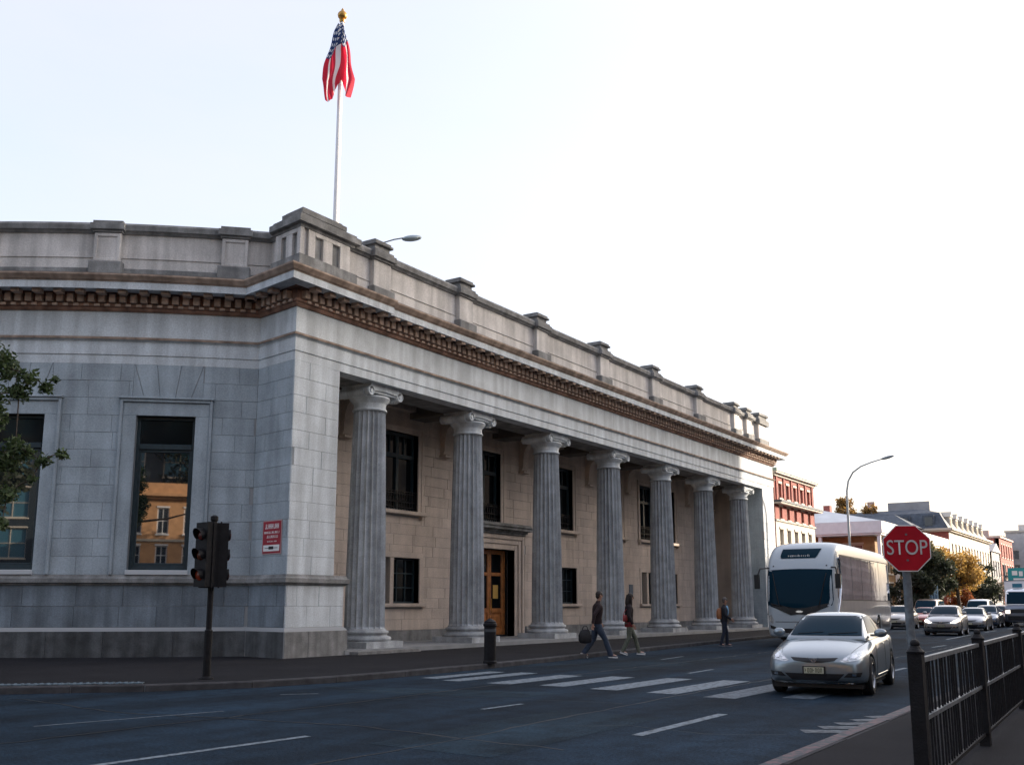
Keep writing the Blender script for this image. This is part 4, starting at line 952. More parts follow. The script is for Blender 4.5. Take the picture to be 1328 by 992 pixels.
make_car('saloon_car', 'silver saloon car with winged grille emblem nearest in the road, facing the camera', 'car', (-5.42, 19.2, 0), R(6), (.22, .26, .29)).scale = (.97, .97, 1.01)
hc = make_car('hatchback_car', 'silver hatchback with lit headlights driving just right of the STOP sign pole', 'car', (-10.0, 55.5, 0), R(3), (.30, .30, .31), 'hatch')
HL = emis(mat('headlight_glow', (.9, .85, .8), .3), (1, .86, .7), 1.2)
for c in hc.children:
    if c.name.startswith('headlight'): c.data.materials[0] = HL
def recolor(t, color):
    for c in t.children_recursive:
        if c.name.split('.')[0] in ('body', 'cabin', 'door_mirror'): c.color = (*color, 1)
far_h = make_car('hatchback_car', 'dark blue hatchback in the queue behind the grey saloon', 'car', (-10.9, 75, 0), R(2), (.10, .13, .18), 'hatch', False)
far_v = make_car('van', 'white van with its roof showing above the queued cars left of the truck', 'van', (-13.3, 88, 0), R(2), (.70, .74, .76), 'van', False)
far_s = make_car('saloon_car', 'silver grey saloon directly behind and partly hidden by the silver hatchback', 'car', (-10.35, 66, 0), R(2), (.30, .31, .34), 'sedan', False)
QG = 'cars queuing far along the street'
for c in (far_h, far_v, far_s): c['group'] = QG
for src, x, y, col_, lab in ((far_h, -14.9, 67.5, (.42, .40, .38), 'grey hatchback glimpsed between the coach and the STOP pole'),
                             (far_s, -14.8, 74.5, (.40, .12, .10), 'red saloon just right of the STOP pole'),
                             (far_h, -11.5, 84, (.20, .06, .05), 'dark red hatchback behind the queued blue hatchback'),
                             (far_s, -12.5, 95, (.45, .46, .48), 'pale saloon left of the truck at the end of the queue'),
                             (far_h, -13.7, 105, (.08, .10, .12), 'black hatchback farthest back in the queue left of the truck'),
                             (far_s, -15.1, 112, (.25, .27, .3), 'grey saloon deep in the queue under the yellow tree')):
    o = copy_tree(src, label=lab); o.location = (x, y, 0); recolor(o, col_)
o = copy_tree(far_v, label='beige van parked at the kerb just right of the STOP pole'); o.location = (-15.75, 81, 0); recolor(o, (.62, .50, .42))

# coach
def make_coach():
    t = thing('coach', 'white and silver touring coach with huge dark windscreen beside the last columns', 'coach', (-12.0, 42.8, 0), R(3.5)); t.scale = (1, 1, 1.04)
    L2 = 5.9
    def cs(w_, z0, z1):
        h = z1-z0; return [(0, z0), (w_*.93, z0), (w_*.995, z0+.10), (w_, z0+h*.35), (w_*.995, z0+h*.7), (w_*.975, z1-.22*min(1, h/3)), (w_*.90, z1-.07*min(1, h/3)), (w_*.6, z1-.01), (0, z1+.015)]
    st = [(-L2-.02, .92, .45, 1.2), (-L2, 1.06, .34, 1.5), (-L2+.06, 1.16, .31, 2.0), (-L2+.20, 1.23, .30, 2.6), (-L2+.42, 1.26, .30, 3.05), (-L2+.8, 1.275, .30, 3.45), (-L2+1.4, 1.28, .30, 3.70), (-L2+2.4, 1.28, .30, 3.74), (0, 1.28, .30, 3.74), (L2-1, 1.28, .30, 3.72), (L2-.15, 1.27, .32, 3.68), (L2, 1.22, .4, 3.5)]
    me, bv = hull([(y, cs(*a)) for y, *a in st], BUSW, sub=2, arches=[(-L2+2.5, .5, .56, .9, 1.6), (L2-3.4, .5, .56, .9, 1.6)])
    obj('body', me, t)
    top = 2.66
    ws = [(-1.17, top), (-.6, top+.03), (0, top+.04), (.6, top+.03), (1.17, top), (1.20, 1.62), (1.15, 1.42), (.62, 1.22), (.32, 1.10), (0, 1.14), (-.32, 1.10), (-.62, 1.22), (-1.15, 1.42), (-1.20, 1.62)]
    patch(bv, ws, 'y', -8, CARGL, 'windscreen', t, off=.012, rings=10, seg=.12)
    # darker lower mask of the screen and the emblem
    patch(bv, [(-1.05, 1.50), (-.5, 1.34), (0, 1.32), (.5, 1.34), (1.05, 1.50), (1.0, 1.40), (.6, 1.20), (.32, 1.08), (0, 1.12), (-.32, 1.08), (-.6, 1.20), (-1.0, 1.40)], 'y', -8, BLACKP, 'screen_mask', t, off=.02, rings=3, seg=.1)
    patch(bv, [(-.14, 1.20), (-.06, 1.17), (.08, 1.17), (.14, 1.21), (.05, 1.245), (-.07, 1.24)], 'y', -8, CHROME, 'emblem', t, off=.035, rings=2, seg=.05)
    for s in (1, -1):
        pts = []
        for i in range(9):
            x = s*(.70+.28*i/8); z = 1.30+1.25*(i/8); h = bv.ray_cast(Vector((x, -8, z)), Vector((0, 1, 0)))[0]; pts.append(h+Vector((0, -.03, 0)))
        b = MB(); b.tube(pts, .014, 6); b.build('wiper', BLACKP, t)
    ds_ = patch(bv, [(-.75, 3.14), (-.70, 3.08), (.55, 3.08), (.62, 3.16), (.72, 3.42), (-.72, 3.42)], 'y', -8, CARGL, 'destination_sign', t, off=.02, rings=5, seg=.08)
    b = MB(); rr = random.Random(8)
    for i in range(12):
        x = -.45+i*.07; h = bv.ray_cast(Vector((x, -8, 3.17)), Vector((0, 1, 0)))[0]
        y0 = h.y-.05; q = rr.randrange(3)
        b.box(x, x+.014, y0, y0+.01, 3.13, 3.20); 
        if q: b.box(x+.03, x+.044, y0, y0+.01, 3.13, 3.20+.02*(q == 2))
        b.box(x+.014, x+.03, y0, y0+.01, 3.16, 3.175)
    b.build('sign_lettering', SWHITE, ds_)
    for s in (1, -1):
        P = lambda pts: [(x*s, z) for x, z in pts]
        patch(bv, P([(.98, .78), (1.10, .84), (1.13, 1.06), (1.04, 1.10), (.95, .92)]), 'y', -8, LAMPG, 'headlight', t, off=.01, seg=.05)
        patch(bv, P([(.80, .55), (1.08, .62), (1.10, .74), (.9, .68)]), 'y', -8, BLACKP, 'fog_lamp', t, off=.008, seg=.05)
        patch(bv, P([(.95, 2.78), (1.0, 2.78), (1.0, 2.83), (.95, 2.83)]), 'y', -8, BLACKP, 'marker_lamp', t, off=.01, seg=.03)
    patch(bv, [(-.75, .50), (-.6, .42), (.6, .42), (.75, .50), (.6, .62), (-.6, .62)], 'y', -8, BLACKP, 'lower_intake', t, off=.008, seg=.08)
    patch(bv, [(-.18, .66), (.18, .66), (.18, .76), (-.18, .76)], 'y', -8, SWHITE, 'number_plate', t, off=.02, seg=.06)
    patch(bv, [(-.9, .84), (.9, .84), (.9, .86), (-.9, .86)], 'y', -8, BLACKP, 'bonnet_gap', t, off=.006, rings=2, seg=.08)
    for s in (1, -1):
        # side glass in five bonded panes, silver skirt panels
        xs = [-L2+1.25, -L2+3.2, -L2+5.1, -L2+7.0, -L2+8.9, L2-.35]
        for a, c in zip(xs, xs[1:]): patch(bv, [(a-.02, 1.59), (c+.02, 1.59), (c+.02, 3.23), (a-.02, 3.23)], 'x', 3, BLACKP, 'window_band', t, off=.005, rings=4, seg=.3, mirror=s < 0)
        for a, c in zip(xs, xs[1:]):
            patch(bv, [(a+.03, 1.62), (c-.03, 1.63), (c-.03, 3.19), (a+.03, 3.19)], 'x', 3, BUSGL, 'side_window', t, off=.010, rings=5, seg=.3, mirror=s < 0)
        patch(bv, [(-L2+.62, 1.75), (-L2+.95, 1.45), (-L2+1.15, 1.5), (-L2+1.18, 2.2), (-L2+1.05, 2.9), (-L2+.85, 3.0), (-L2+.70, 2.5)], 'x', 3, BUSGL, 'cab_window', t, off=.012, rings=5, seg=.15, mirror=s < 0)
        for a, c in ((-L2+.7, -L2+1.9), (-L2+3.1, -L2+5.6), (-L2+5.63, L2-4.0), (L2-2.8, L2-.3)):
            patch(bv, [(a, .36), (c, .36), (c, 1.585), (a, 1.585)], 'x', 3, BUSS, 'skirt_panel', t, off=.006, rings=4, seg=.3, mirror=s < 0)
        for a in (-L2+2.5, L2-3.4):
            patch(bv, [(a-.58, 1.10), (a+.58, 1.10), (a+.58, 1.585), (a-.58, 1.585)], 'x', 3, BUSS, 'skirt_panel', t, off=.006, rings=4, seg=.2, mirror=s < 0)
        # swept silver frame of the cab window
        pts = []
        for (y, z) in ((-L2+.45, 1.1), (-L2+.8, 1.5), (-L2+1.12, 2.0), (-L2+1.2, 2.5), (-L2+1.08, 2.95), (-L2+.95, 3.1)):
            h = bv.ray_cast(Vector((3, y, z)), Vector((-1, 0, 0)))[0]
            if h: pts.append(Vector((s*(h.x+.02), h.y, h.z)))
        b = MB(); b.tube(pts, .04, 8); b.build('trim', CHROME, t, smooth=True)
        # arm mirror
        b = MB(); b.tube([(s*1.15, -L2+.35, 2.75), (s*1.38, -L2-.05, 2.72), (s*1.45, -L2-.2, 2.45)], .03, 8); b.box(min(s*1.38, s*1.56), max(s*1.38, s*1.56), -L2-.26, -L2-.14, 2.0, 2.5); b.build('wing_mirror', BLACKP, t)
        for y in (-L2+2.5, L2-3.4): wheel(t, s*1.12, y, .48, .28, .29, 8)
    b = MB(); b.box(-.9, .9, -L2+.6, L2-.4, .22, .5); b.box(-.88, .88, -L2+1.9, -L2+3.1, .3, 1.1); b.box(-.88, .88, L2-4, L2-2.8, .3, 1.1); b.build('underbody', BLACKP, t)
    return t
make_coach()
# box truck at the right edge
t = thing('truck', 'dark fronted truck with a white box body and blue roof light at the right edge', 'truck', (-9.15, 80.0, 0), R(1))
st = [(-3.0, .85, .40, 1.15, 1.2), (-2.97, .98, .33, 1.3, 1.38), (-2.85, 1.05, .3, 1.42, 1.5), (-2.5, 1.08, .3, 1.5, 1.56), (-1.2, 1.08, .3, 1.52, 1.58), (-.9, 1.05, .3, 1.5, 1.55)]
me, bv = hull([(y, sec(*a)) for y, *a in st], CARP, arches=[(-2.1, .42, .48, .7, 1.3)]); o = obj('body', me, t); o.color = (.14, .16, .2, 1)
gs = [(-2.75, .95, .93, 1.4, 1.5), (-2.7, .97, .92, 1.4, 1.8), (-2.5, 1.0, .93, 1.4, 2.4), (-2.2, 1.0, .94, 1.4, 2.62), (-1.2, 1.0, .94, 1.4, 2.66), (-.95, 1.0, .94, 1.4, 2.6)]
me, gv = hull([(y, secg(*a)) for y, *a in gs], CARP); o = obj('cabin', me, t); o.color = (.75, .77, .8, 1)
patch(gv, [(-.86, 1.55), (.86, 1.55), (.82, 2.38), (-.82, 2.38)], 'y', -4, CARGL, 'windscreen', t, off=.01, rings=6, seg=.15)
for s in (1, -1): patch(gv, [(-2.3, 1.6), (-1.3, 1.6), (-1.3, 2.35), (-2.2, 2.35)], 'x', 2, CARGL, 'side_window', t, off=.01, mirror=s < 0)
patch(bv, [(-.6, .95), (.6, .95), (.6, 1.2), (-.6, 1.2)], 'y', -4, BLACKP, 'grille', t, off=.01)
patch(bv, [(-.8, .45), (.8, .45), (.8, .75), (-.8, .75)], 'y', -4, BLACKP, 'lower_intake', t, off=.01)
for s in (1, -1): patch(bv, [(s*.66, .92), (s*.92, .92), (s*.92, 1.12), (s*.66, 1.15)], 'y', -4, HL, 'headlight', t, off=.012)
b = MB(); b.box(-1.12, 1.12, -.85, 4.2, .75, 3.15); b.build('box_body', WHITE, t)
b = MB(); b.box(-1.15, 1.15, -.87, 4.22, 3.15, 3.2); b.box(-1.15, 1.15, -.87, 4.22, .68, .75); b.build('edge_trim', STEEL, t)
b = MB(); b.box(-.5, .1, -1.9, -1.6, 2.68, 2.95); b.build('roof_light', mat('teal_light', (.03, .16, .24), .3), t)
for s in (1, -1):
    for y in (-2.1, 2.9): wheel(t, s*.98, y, .42, .25, .25, 6)
b = MB(); b.box(-.6, .6, -2.6, 4.0, .35, .68); b.build('chassis', BLACKP, t)
for s in (1, -1):
    b = MB(); b.tube([(s*1.0, -2.4, 2.1), (s*1.25, -2.5, 2.1)], .02, 6); b.box(min(s*1.2, s*1.34), max(s*1.2, s*1.34), -2.56, -2.48, 1.75, 2.2); b.build('wing_mirror', BLACKP, t)

# ------------------------------------------------------------ people
SKIN = mat('skin', (.36, .20, .14), .6); HAIR = mat('dark_hair', (.018, .012, .010), .6, nscale=40, namt=.4)
def skinned(name, verts, edges, m, parent, sub=2, root=0, loc=(0, 0, 0)):
    me = bpy.data.meshes.new(name); me.from_pydata([v[0] for v in verts], edges, []); me.materials.append(m)
    o = bpy.data.objects.new(name, me); COL.objects.link(o)
    o.modifiers.new('skin', 'SKIN'); 
    sv = me.skin_vertices[0].data if me.skin_vertices else None
    if sv is None:
        bm = bmesh.new(); bm.from_mesh(me); bm.verts.layers.skin.verify(); bm.to_mesh(me); bm.free(); sv = me.skin_vertices[0].data
    for i, v in enumerate(verts):
        r = v[1]; sv[i].radius = (r, r) if not hasattr(r, '__len__') else r; sv[i].use_root = (i == root)
    s = o.modifiers.new('sub', 'SUBSURF'); s.levels = s.render_levels = sub
    me2 = evaluated(o); COL.objects.unlink(o); bpy.data.objects.remove(o); me2.name = name
    me2.polygons.foreach_set('use_smooth', [True]*len(me2.polygons))
    return obj(name, me2, parent, loc=loc)
def person(label, loc, rz, H, pose, clothes, group=None):
    """local frame: facing +X, left is +Y. pose gives ankle, knee, elbow, wrist positions."""
    t = thing('person', label, 'person', loc, rz, group); k = H/1.75; V = lambda x, y, z: Vector((x, y, z))*k
    J = {n: V(*p) for n, p in pose.items()}
    pel, wai, che, nb = V(0, 0, .94), V(.01, 0, 1.08), V(0, 0, 1.27), V(.0, 0, 1.44)
    lean = pose.get('lean', (0, 0, 0)); ln = V(*lean); wai += ln*.3; che += ln*.7; nb += ln
    hd = nb+V(.03, 0, .10); h2 = hd+V(.015, 0, .07); h3 = h2+V(-.005, 0, .10)
    vs = [(pel, .095*k), (wai, .085*k), (che, .09*k), (nb, .045*k), (hd, .050*k), (h2, .078*k), (h3, .082*k), (h3+V(0, 0, .05), .05*k)]
    es = [(0, 1), (1, 2), (2, 3), (3, 4), (4, 5), (5, 6), (6, 7)]
    def add(p, r, fr): vs.append((p, r)); es.append((fr, len(vs)-1)); return len(vs)-1
    ends = {}
    for s, sd_ in ((1, 'l'), (-1, 'r')):
        sh = add(nb+V(-.01, s*.15, -.06), .040*k, 3); el = add(J['el'+sd_], .042*k, sh); wr = add(J['wr'+sd_], .028*k, el)
        d = (J['wr'+sd_]-J['el'+sd_]).normalized(); palm = add(J['wr'+sd_]+d*.06*k, .030*k, wr); base = J['wr'+sd_]+d*.085*k
        side = V(1, 0, 0).normalized(); side = (side-d*side.dot(d)).normalized(); inn = d.cross(side).normalized()*(-s)
        for q, ln_ in ((-.03, .058), (-.01, .072), (.01, .075), (.03, .065)):
            a = add(base+side*q*k+d*.01*k, .0085*k, palm); b2 = add(base+side*q*k+d*ln_*.6*k+inn*.008*k, .008*k, a); add(base+side*q*k+d*ln_*k+inn*.03*k, .007*k, b2)
        a = add(J['wr'+sd_]+d*.04*k+side*.035*k, .010*k, palm); add(J['wr'+sd_]+d*.08*k+side*.055*k+inn*.015*k, .008*k, a)
        hp = add(V(0, s*.08, .90), .07*k, 0); kn = add(J['kn'+sd_], .060*k, hp); an = add(J['an'+sd_], .040*k, kn)
        tv = J['to'+sd_]-J['an'+sd_]; add(J['an'+sd_]+tv*.5+V(0, 0, -.02)*0, .04*k, an); add(J['to'+sd_], .028*k, len(vs)-1); ends[sd_] = (sh, el, wr, hp, kn, an)
    skinned('body', vs, es, SKIN, t)
    # nose, eyes, ears
    b = MB(); b.ball(h2+V(.085, 0, .035), .016*k, .012*k, .022*k, 8, 6); b.build('nose', SKIN, t, smooth=True)
    for s in (1, -1):
        b = MB(); b.ball(h2+V(.072, s*.03, .062), .010*k, .012*k, .008*k, 8, 6); b.build('eye', HAIR, t, smooth=True)
        b = MB(); b.ball(h2+V(-.005, s*.084, .05), .022*k, .008*k, .03*k, 8, 6); b.build('ear', SKIN, t, smooth=True)
    b = MB(); b.ball(h2+V(.074, 0, -.012), .008*k, .022*k, .006*k, 8, 6); b.build('mouth', mat('lips', (.25, .09, .08), .6), t, smooth=True)
    # hair
    b = MB(); b.ball(h2+V(-.018, 0, .085), .098*k, .088*k, .092*k, 16, 10)
    if clothes.get('long'):
        b.tube([h2+V(-.04, 0, .10), h2+V(-.075, 0, .0), h2+V(-.085, 0, -.12), h2+V(-.08, 0, -.26)], [.085*k, .082*k, .085*k, .05*k], 12)
        for s in (1, -1): b.tube([h2+V(-.0, s*.07, .08), h2+V(.0, s*.085, -.04), h2+V(.01, s*.09, -.2)], [.035*k, .035*k, .02*k], 8)
    else: b.ball(h2+V(-.05, 0, .03), .065*k, .078*k, .07*k, 12, 8)
    b.build('hair', clothes['hair'], t, smooth=True)
    # garments: lofted torso and tapered sleeves / legs, one mesh per garment
    rg = random.Random(int(H*100)); wob = lambda a: 1+rg.uniform(-a, a)
    def loft(b, secs, n=14):
        P = []
        for (c, rx, ry) in secs:
            P.append([c+Vector((rx*math.cos(2*PI*i/n)*wob(.03), ry*math.sin(2*PI*i/n)*wob(.03), 0)) for i in range(n)]); P[-1].append(P[-1][0])
        b.grid(P)
    def limb(b, pts, rad, n=10):
        q = []; r_ = []
        for (p0, a0), (p1, a1) in zip(zip(pts, rad), zip(pts[1:], rad[1:])):
            for u in (0, .25, .5, .75): q.append(p0.lerp(p1, u)); r_.append((a0+(a1-a0)*u)*wob(.05))
        q.append(pts[-1]); r_.append(rad[-1]); b.tube(q, r_, n)
    b = MB(); tw = clothes.get('tw', 1); fl = clothes.get('flare', 1.0)
    loft(b, [(V(0, 0, .80), .02*k, .04*k), (V(0, 0, .82), .10*k, .14*k), (V(-.01, 0, .90), .125*k, .165*k), (V(0, 0, 1.0), .105*k, .15*k), (V(0, 0, 1.04), .10*k, .14*k)])
    for s, sd_ in ((1, 'l'), (-1, 'r')):
        kn = J['kn'+sd_]; an = J['an'+sd_]; limb(b, [V(0, s*.075, .92), V(0, s*.085, .84).lerp(kn, .3), kn, kn.lerp(an, .45), an+(kn-an).normalized()*-.02*k], [.095*k, .088*k*tw, .064*k*tw, .060*k*fl, .058*k*fl])
    b.build('trousers', clothes['trousers'], t, smooth=60)
    b = MB(); hem = clothes.get('hem', .90); bk = clothes.get('bulk', 1); ax = lambda z: ln*max(0, min(1, (z-.95)/.5))
    def W(z, rx, ry, dx=0): return (V(dx, 0, z)+ax(z), rx*k*bk, ry*k*bk)
    loft(b, [W(hem, .118, .165), W(hem+.04, .128, .175), W(1.06, .118, .160), W(1.18, .124, .168), W(1.30, .128, .185), W(1.38, .112, .190, -.01), W(1.43, .085, .150, -.012), W(1.465, .062, .085, -.008), W(1.50, .056, .062, .0), W(1.52, .05, .055, .004)])
    for s, sd_ in ((1, 'l'), (-1, 'r')):
        el, wr = J['el'+sd_], J['wr'+sd_]; sh = nb+V(-.008, s*.155, -.075)
        limb(b, [sh+V(0, -s*.03, .01), sh, sh.lerp(el, .35), el, el.lerp(wr, .5), el.lerp(wr, .95)], [.055*k, .068*k, .062*k, .050*k, .046*k, .040*k])
    b.build('jacket', clothes['jacket'], t, smooth=60)
    if clothes.get('top'):
        b = MB(); loft(b, [(V(0, 0, .80), .125*k, .172*k), (V(0, 0, .86), .13*k, .178*k), (V(0, 0, .96), .122*k, .165*k), (V(0, 0, 1.0), .11*k, .15*k)]); b.build('shirt_hem', clothes['top'], t, smooth=60)
    if clothes.get('shirt_front'):
        b = MB(); b.ball(che+V(.10, 0, .02), .07*k, .07*k, .2*k, 12, 8); b.build('shirt_front', clothes['shirt_front'], t, smooth=True)
    for sd_ in ('l', 'r'):
        an, to = J['an'+sd_], J['to'+sd_]; d = (to-an).normalized(); up = V(0, 0, 1).normalized(); up = (up-d*up.dot(d)).normalized(); sd2 = d.cross(up)
        heel = an-up*.035*k-d*.055*k; tip = to
        b = MB(); P = []
        for j in range(7):
            u = j/6; c = heel.lerp(tip+d*.03*k, u); hh = (.060, .070, .066, .052, .042, .034, .018)[j]*k; ww = (.026, .036, .038, .042, .045, .040, .018)[j]*k; row = []
            for i in range(11):
                a = 2*PI*i/10; row.append(c+sd2*math.cos(a)*ww+up*(math.sin(a)*hh*.55+hh*.15))
            P.append(row)
        b.grid(P); sh_ = b.build('shoe', clothes['shoe'], t, smooth=True)
        b = MB(); P = [[heel.lerp(tip+d*.03*k, j/6)+sd2*q*(.03, .04, .041, .044, .047, .042, .02)[j]*k-up*z*k for (q, z) in ((-1, .018), (1, .018), (1, .040), (-1, .040), (-1, .018))] for j in range(7)]
        b.grid(P); b.build('sole', clothes['sole'], sh_)
    return t, J, nb, che
JEAN = mat('jeans', (.030, .045, .075), .8, nscale=30, namt=.3); JEAN2 = mat('dark_jeans', (.012, .018, .035), .8, nscale=30, namt=.3)
CLO = dict(hair=HAIR, trousers=JEAN, jacket=mat('black_maroon_jacket', (.014, .005, .007), .8, nscale=20, namt=.5), shoe=mat('grey_shoe', (.12, .12, .14), .7), sole=SWHITE, bulk=1.08, tw=1.12, flare=1.25)
HIPH = .94
pose1 = dict(anl=(-.34, .10, .14), knl=(-.06, .10, .50), tol=(-.24, .10, .045), anr=(.36, -.08, .075), knr=(.20, -.09, .50), tor=(.53, -.08, .04),
             ell=(.02, .27, 1.13), wrl=(.17, .22, .93), elr=(-.16, -.26, 1.14), wrr=(-.20, -.27, .90), lean=(.05, 0, 0))
p1 = person('walking person in dark maroon jacket and blue jeans carrying a black bag behind', (-14.1, 25.95, 0), R(48), 1.86, pose1, CLO)
pose2 = dict(anl=(.30, .09, .08), knl=(.19, .09, .50), tol=(.46, .09, .045), anr=(-.22, -.08, .11), knr=(-.02, -.08, .50), tor=(-.09, -.08, .04),
             ell=(-.03, .25, 1.13), wrl=(.03, .25, .90), elr=(-.05, -.25, 1.12), wrr=(.07, -.24, .88), lean=(.02, 0, 0))
CLO2 = dict(hair=HAIR, long=1, trousers=mat('olive_trousers', (.10, .11, .085), .8, nscale=20, namt=.3), jacket=mat('black_jacket', (.014, .008, .010), .8), top=mat('red_top', (.16, .012, .015), .8), shoe=mat('white_trainer', (.4, .4, .42), .6), sole=SWHITE, bulk=1.0, hem=.94)
p2 = person('walking person with long dark hair, black jacket, red top and olive trousers', (-14.1, 28.0, 0), R(38), 1.82, pose2, CLO2)
pose3 = dict(anl=(.10, .09, .08), knl=(.10, .09, .50), tol=(.26, .09, .045), anr=(-.16, -.08, .09), knr=(-.04, -.08, .50), tor=(-.02, -.08, .045),
             ell=(.04, .26, 1.13), wrl=(.25, .17, 1.02), elr=(.02, -.27, 1.12), wrr=(.22, -.17, .98), lean=(.02, 0, 0))
CLO3 = dict(hair=mat('greying_hair', (.09, .08, .075), .7), trousers=JEAN2, jacket=mat('navy_jacket', (.012, .014, .022), .8), shirt_front=mat('light_blue_shirt', (.22, .42, .62), .8), shoe=mat('dark_shoe', (.04, .045, .06), .6), sole=mat('sole_grey', (.2, .2, .22), .7), bulk=1.05)
p3 = person('walking person in open navy jacket over a light blue shirt near the sixth column', (-14.0, 35.5, 0), R(32), 1.74, pose3, CLO3)
def bag(name, label, cat, loc, rz, m, secs, strap):
    """soft bag: rounded-rectangle sections (x, y, half width x, half width y, z) lofted upward, closed by a flap"""
    t = thing(name, label, cat, loc, rz); P = []
    for (x, y, a, b_, z) in secs:
        row = []
        for i in range(17):
            q = 2*PI*i/16; c, s_ = math.cos(q), math.sin(q)
            row.append((x+a*math.copysign(abs(c)**.55, c), y+b_*math.copysign(abs(s_)**.55, s_), z+.006*math.sin(i*2.3+z*40)))
        P.append(row)
    b = MB(); b.grid(P); b.build('bag_body', m, t, smooth=50)
    b = MB(); b.tube(strap, .012, 6); b.build('strap', m, t); return t
BAGM = mat('black_bag', (.010, .010, .013), .7, nscale=15, namt=.4)
bag('shoulder_bag', 'bulky black bag held low behind the person in maroon', 'bag', (-14.29, 25.6, .42), R(48), BAGM,
    [(0, 0, .01, .01, 0), (0, 0, .15, .07, .01), (0, 0, .19, .10, .08), (-.01, 0, .18, .10, .22), (.0, 0, .14, .07, .34), (.01, 0, .10, .04, .38), (.01, 0, .01, .01, .385)], [(-.09, 0, .36), (-.05, 0, .47), (.05, 0, .48), (.09, 0, .36)])
bag('cross_bag', 'small red handbag on a strap worn by the person in red and black', 'bag', (-14.12, 27.78, 1.0), R(38), mat('red_leather', (.25, .03, .03), .5),
    [(0, 0, .01, .01, 0), (0, 0, .06, .03, .005), (0, 0, .07, .045, .05), (0, 0, .065, .04, .15), (0, 0, .055, .02, .19), (0, 0, .01, .01, .192)], [(-.05, 0, .18), (.0, .04, .30), (.10, .06, .42), (.16, .05, .30)])
bag('backpack', 'orange-brown bag on the back of the person in the navy jacket', 'bag', (-14.15, 35.41, .98), R(32), mat('tan_bag', (.30, .12, .05), .6),
    [(0, 0, .01, .01, 0), (0, 0, .07, .11, .01), (-.01, 0, .085, .13, .08), (-.01, 0, .08, .13, .28), (.01, 0, .055, .10, .38), (.02, 0, .01, .02, .40)], [(.02, .10, .36), (.10, .12, .42), (.18, .11, .30), (.12, .10, .08)])
ph = thing('phone', 'small white phone in the hands of the person in the navy jacket', 'phone', (-13.76, 35.66, 1.03), R(32))
b = MB(); b.box(-.04, .04, -.075, .075, -.006, .006, Matrix.Rotation(R(-25), 4, 'Y')); b.build('casing', SWHITE, ph)
b = MB(); b.box(-.035, .035, -.068, .068, .0065, .0085, Matrix.Rotation(R(-25), 4, 'Y')); b.build('screen', BLACKP, ph)

# ------------------------------------------------------------ trees
def leaf_mat(name, col, tr=.35):
    m = bpy.data.materials.new(name); m.use_nodes = True; t = m.node_tree; N = t.nodes.new; L = t.links.new; p = t.nodes['Principled BSDF']
    g_ = N('ShaderNodeNewGeometry'); mr = N('ShaderNodeMapRange'); mr.inputs[3].default_value = .6; mr.inputs[4].default_value = 1.45; L(g_.outputs['Random Per Island'], mr.inputs[0])
    mx = N('ShaderNodeMix'); mx.data_type = 'RGBA'; mx.blend_type = 'MULTIPLY'; mx.inputs[0].default_value = 1; mx.inputs[6].default_value = (*col, 1); L(mr.outputs[0], mx.inputs[7])
    L(mx.outputs[2], p.inputs['Base Color']); p.inputs['Roughness'].default_value = .6
    td = N('ShaderNodeBsdfTranslucent'); L(mx.outputs[2], td.inputs[0]); ms = N('ShaderNodeMixShader'); ms.inputs[0].default_value = tr
    L(p.outputs[0], ms.inputs[1]); L(td.outputs[0], ms.inputs[2]); L(ms.outputs[0], t.nodes['Material Output'].inputs[0]); return m
BARK = mat('bark', (.07, .055, .045), .95, nscale=6, namt=.4, bump=.6, bscale=20)
LGREEN = leaf_mat('green_leaves', (.055, .085, .03)); LDARK = leaf_mat('dark_leaves', (.04, .05, .03)); LYEL = leaf_mat('yellow_leaves', (.42, .27, .08), .4); LOLIVE = leaf_mat('olive_leaves', (.11, .10, .045)); LRUST = leaf_mat('rust_leaves', (.28, .10, .04))
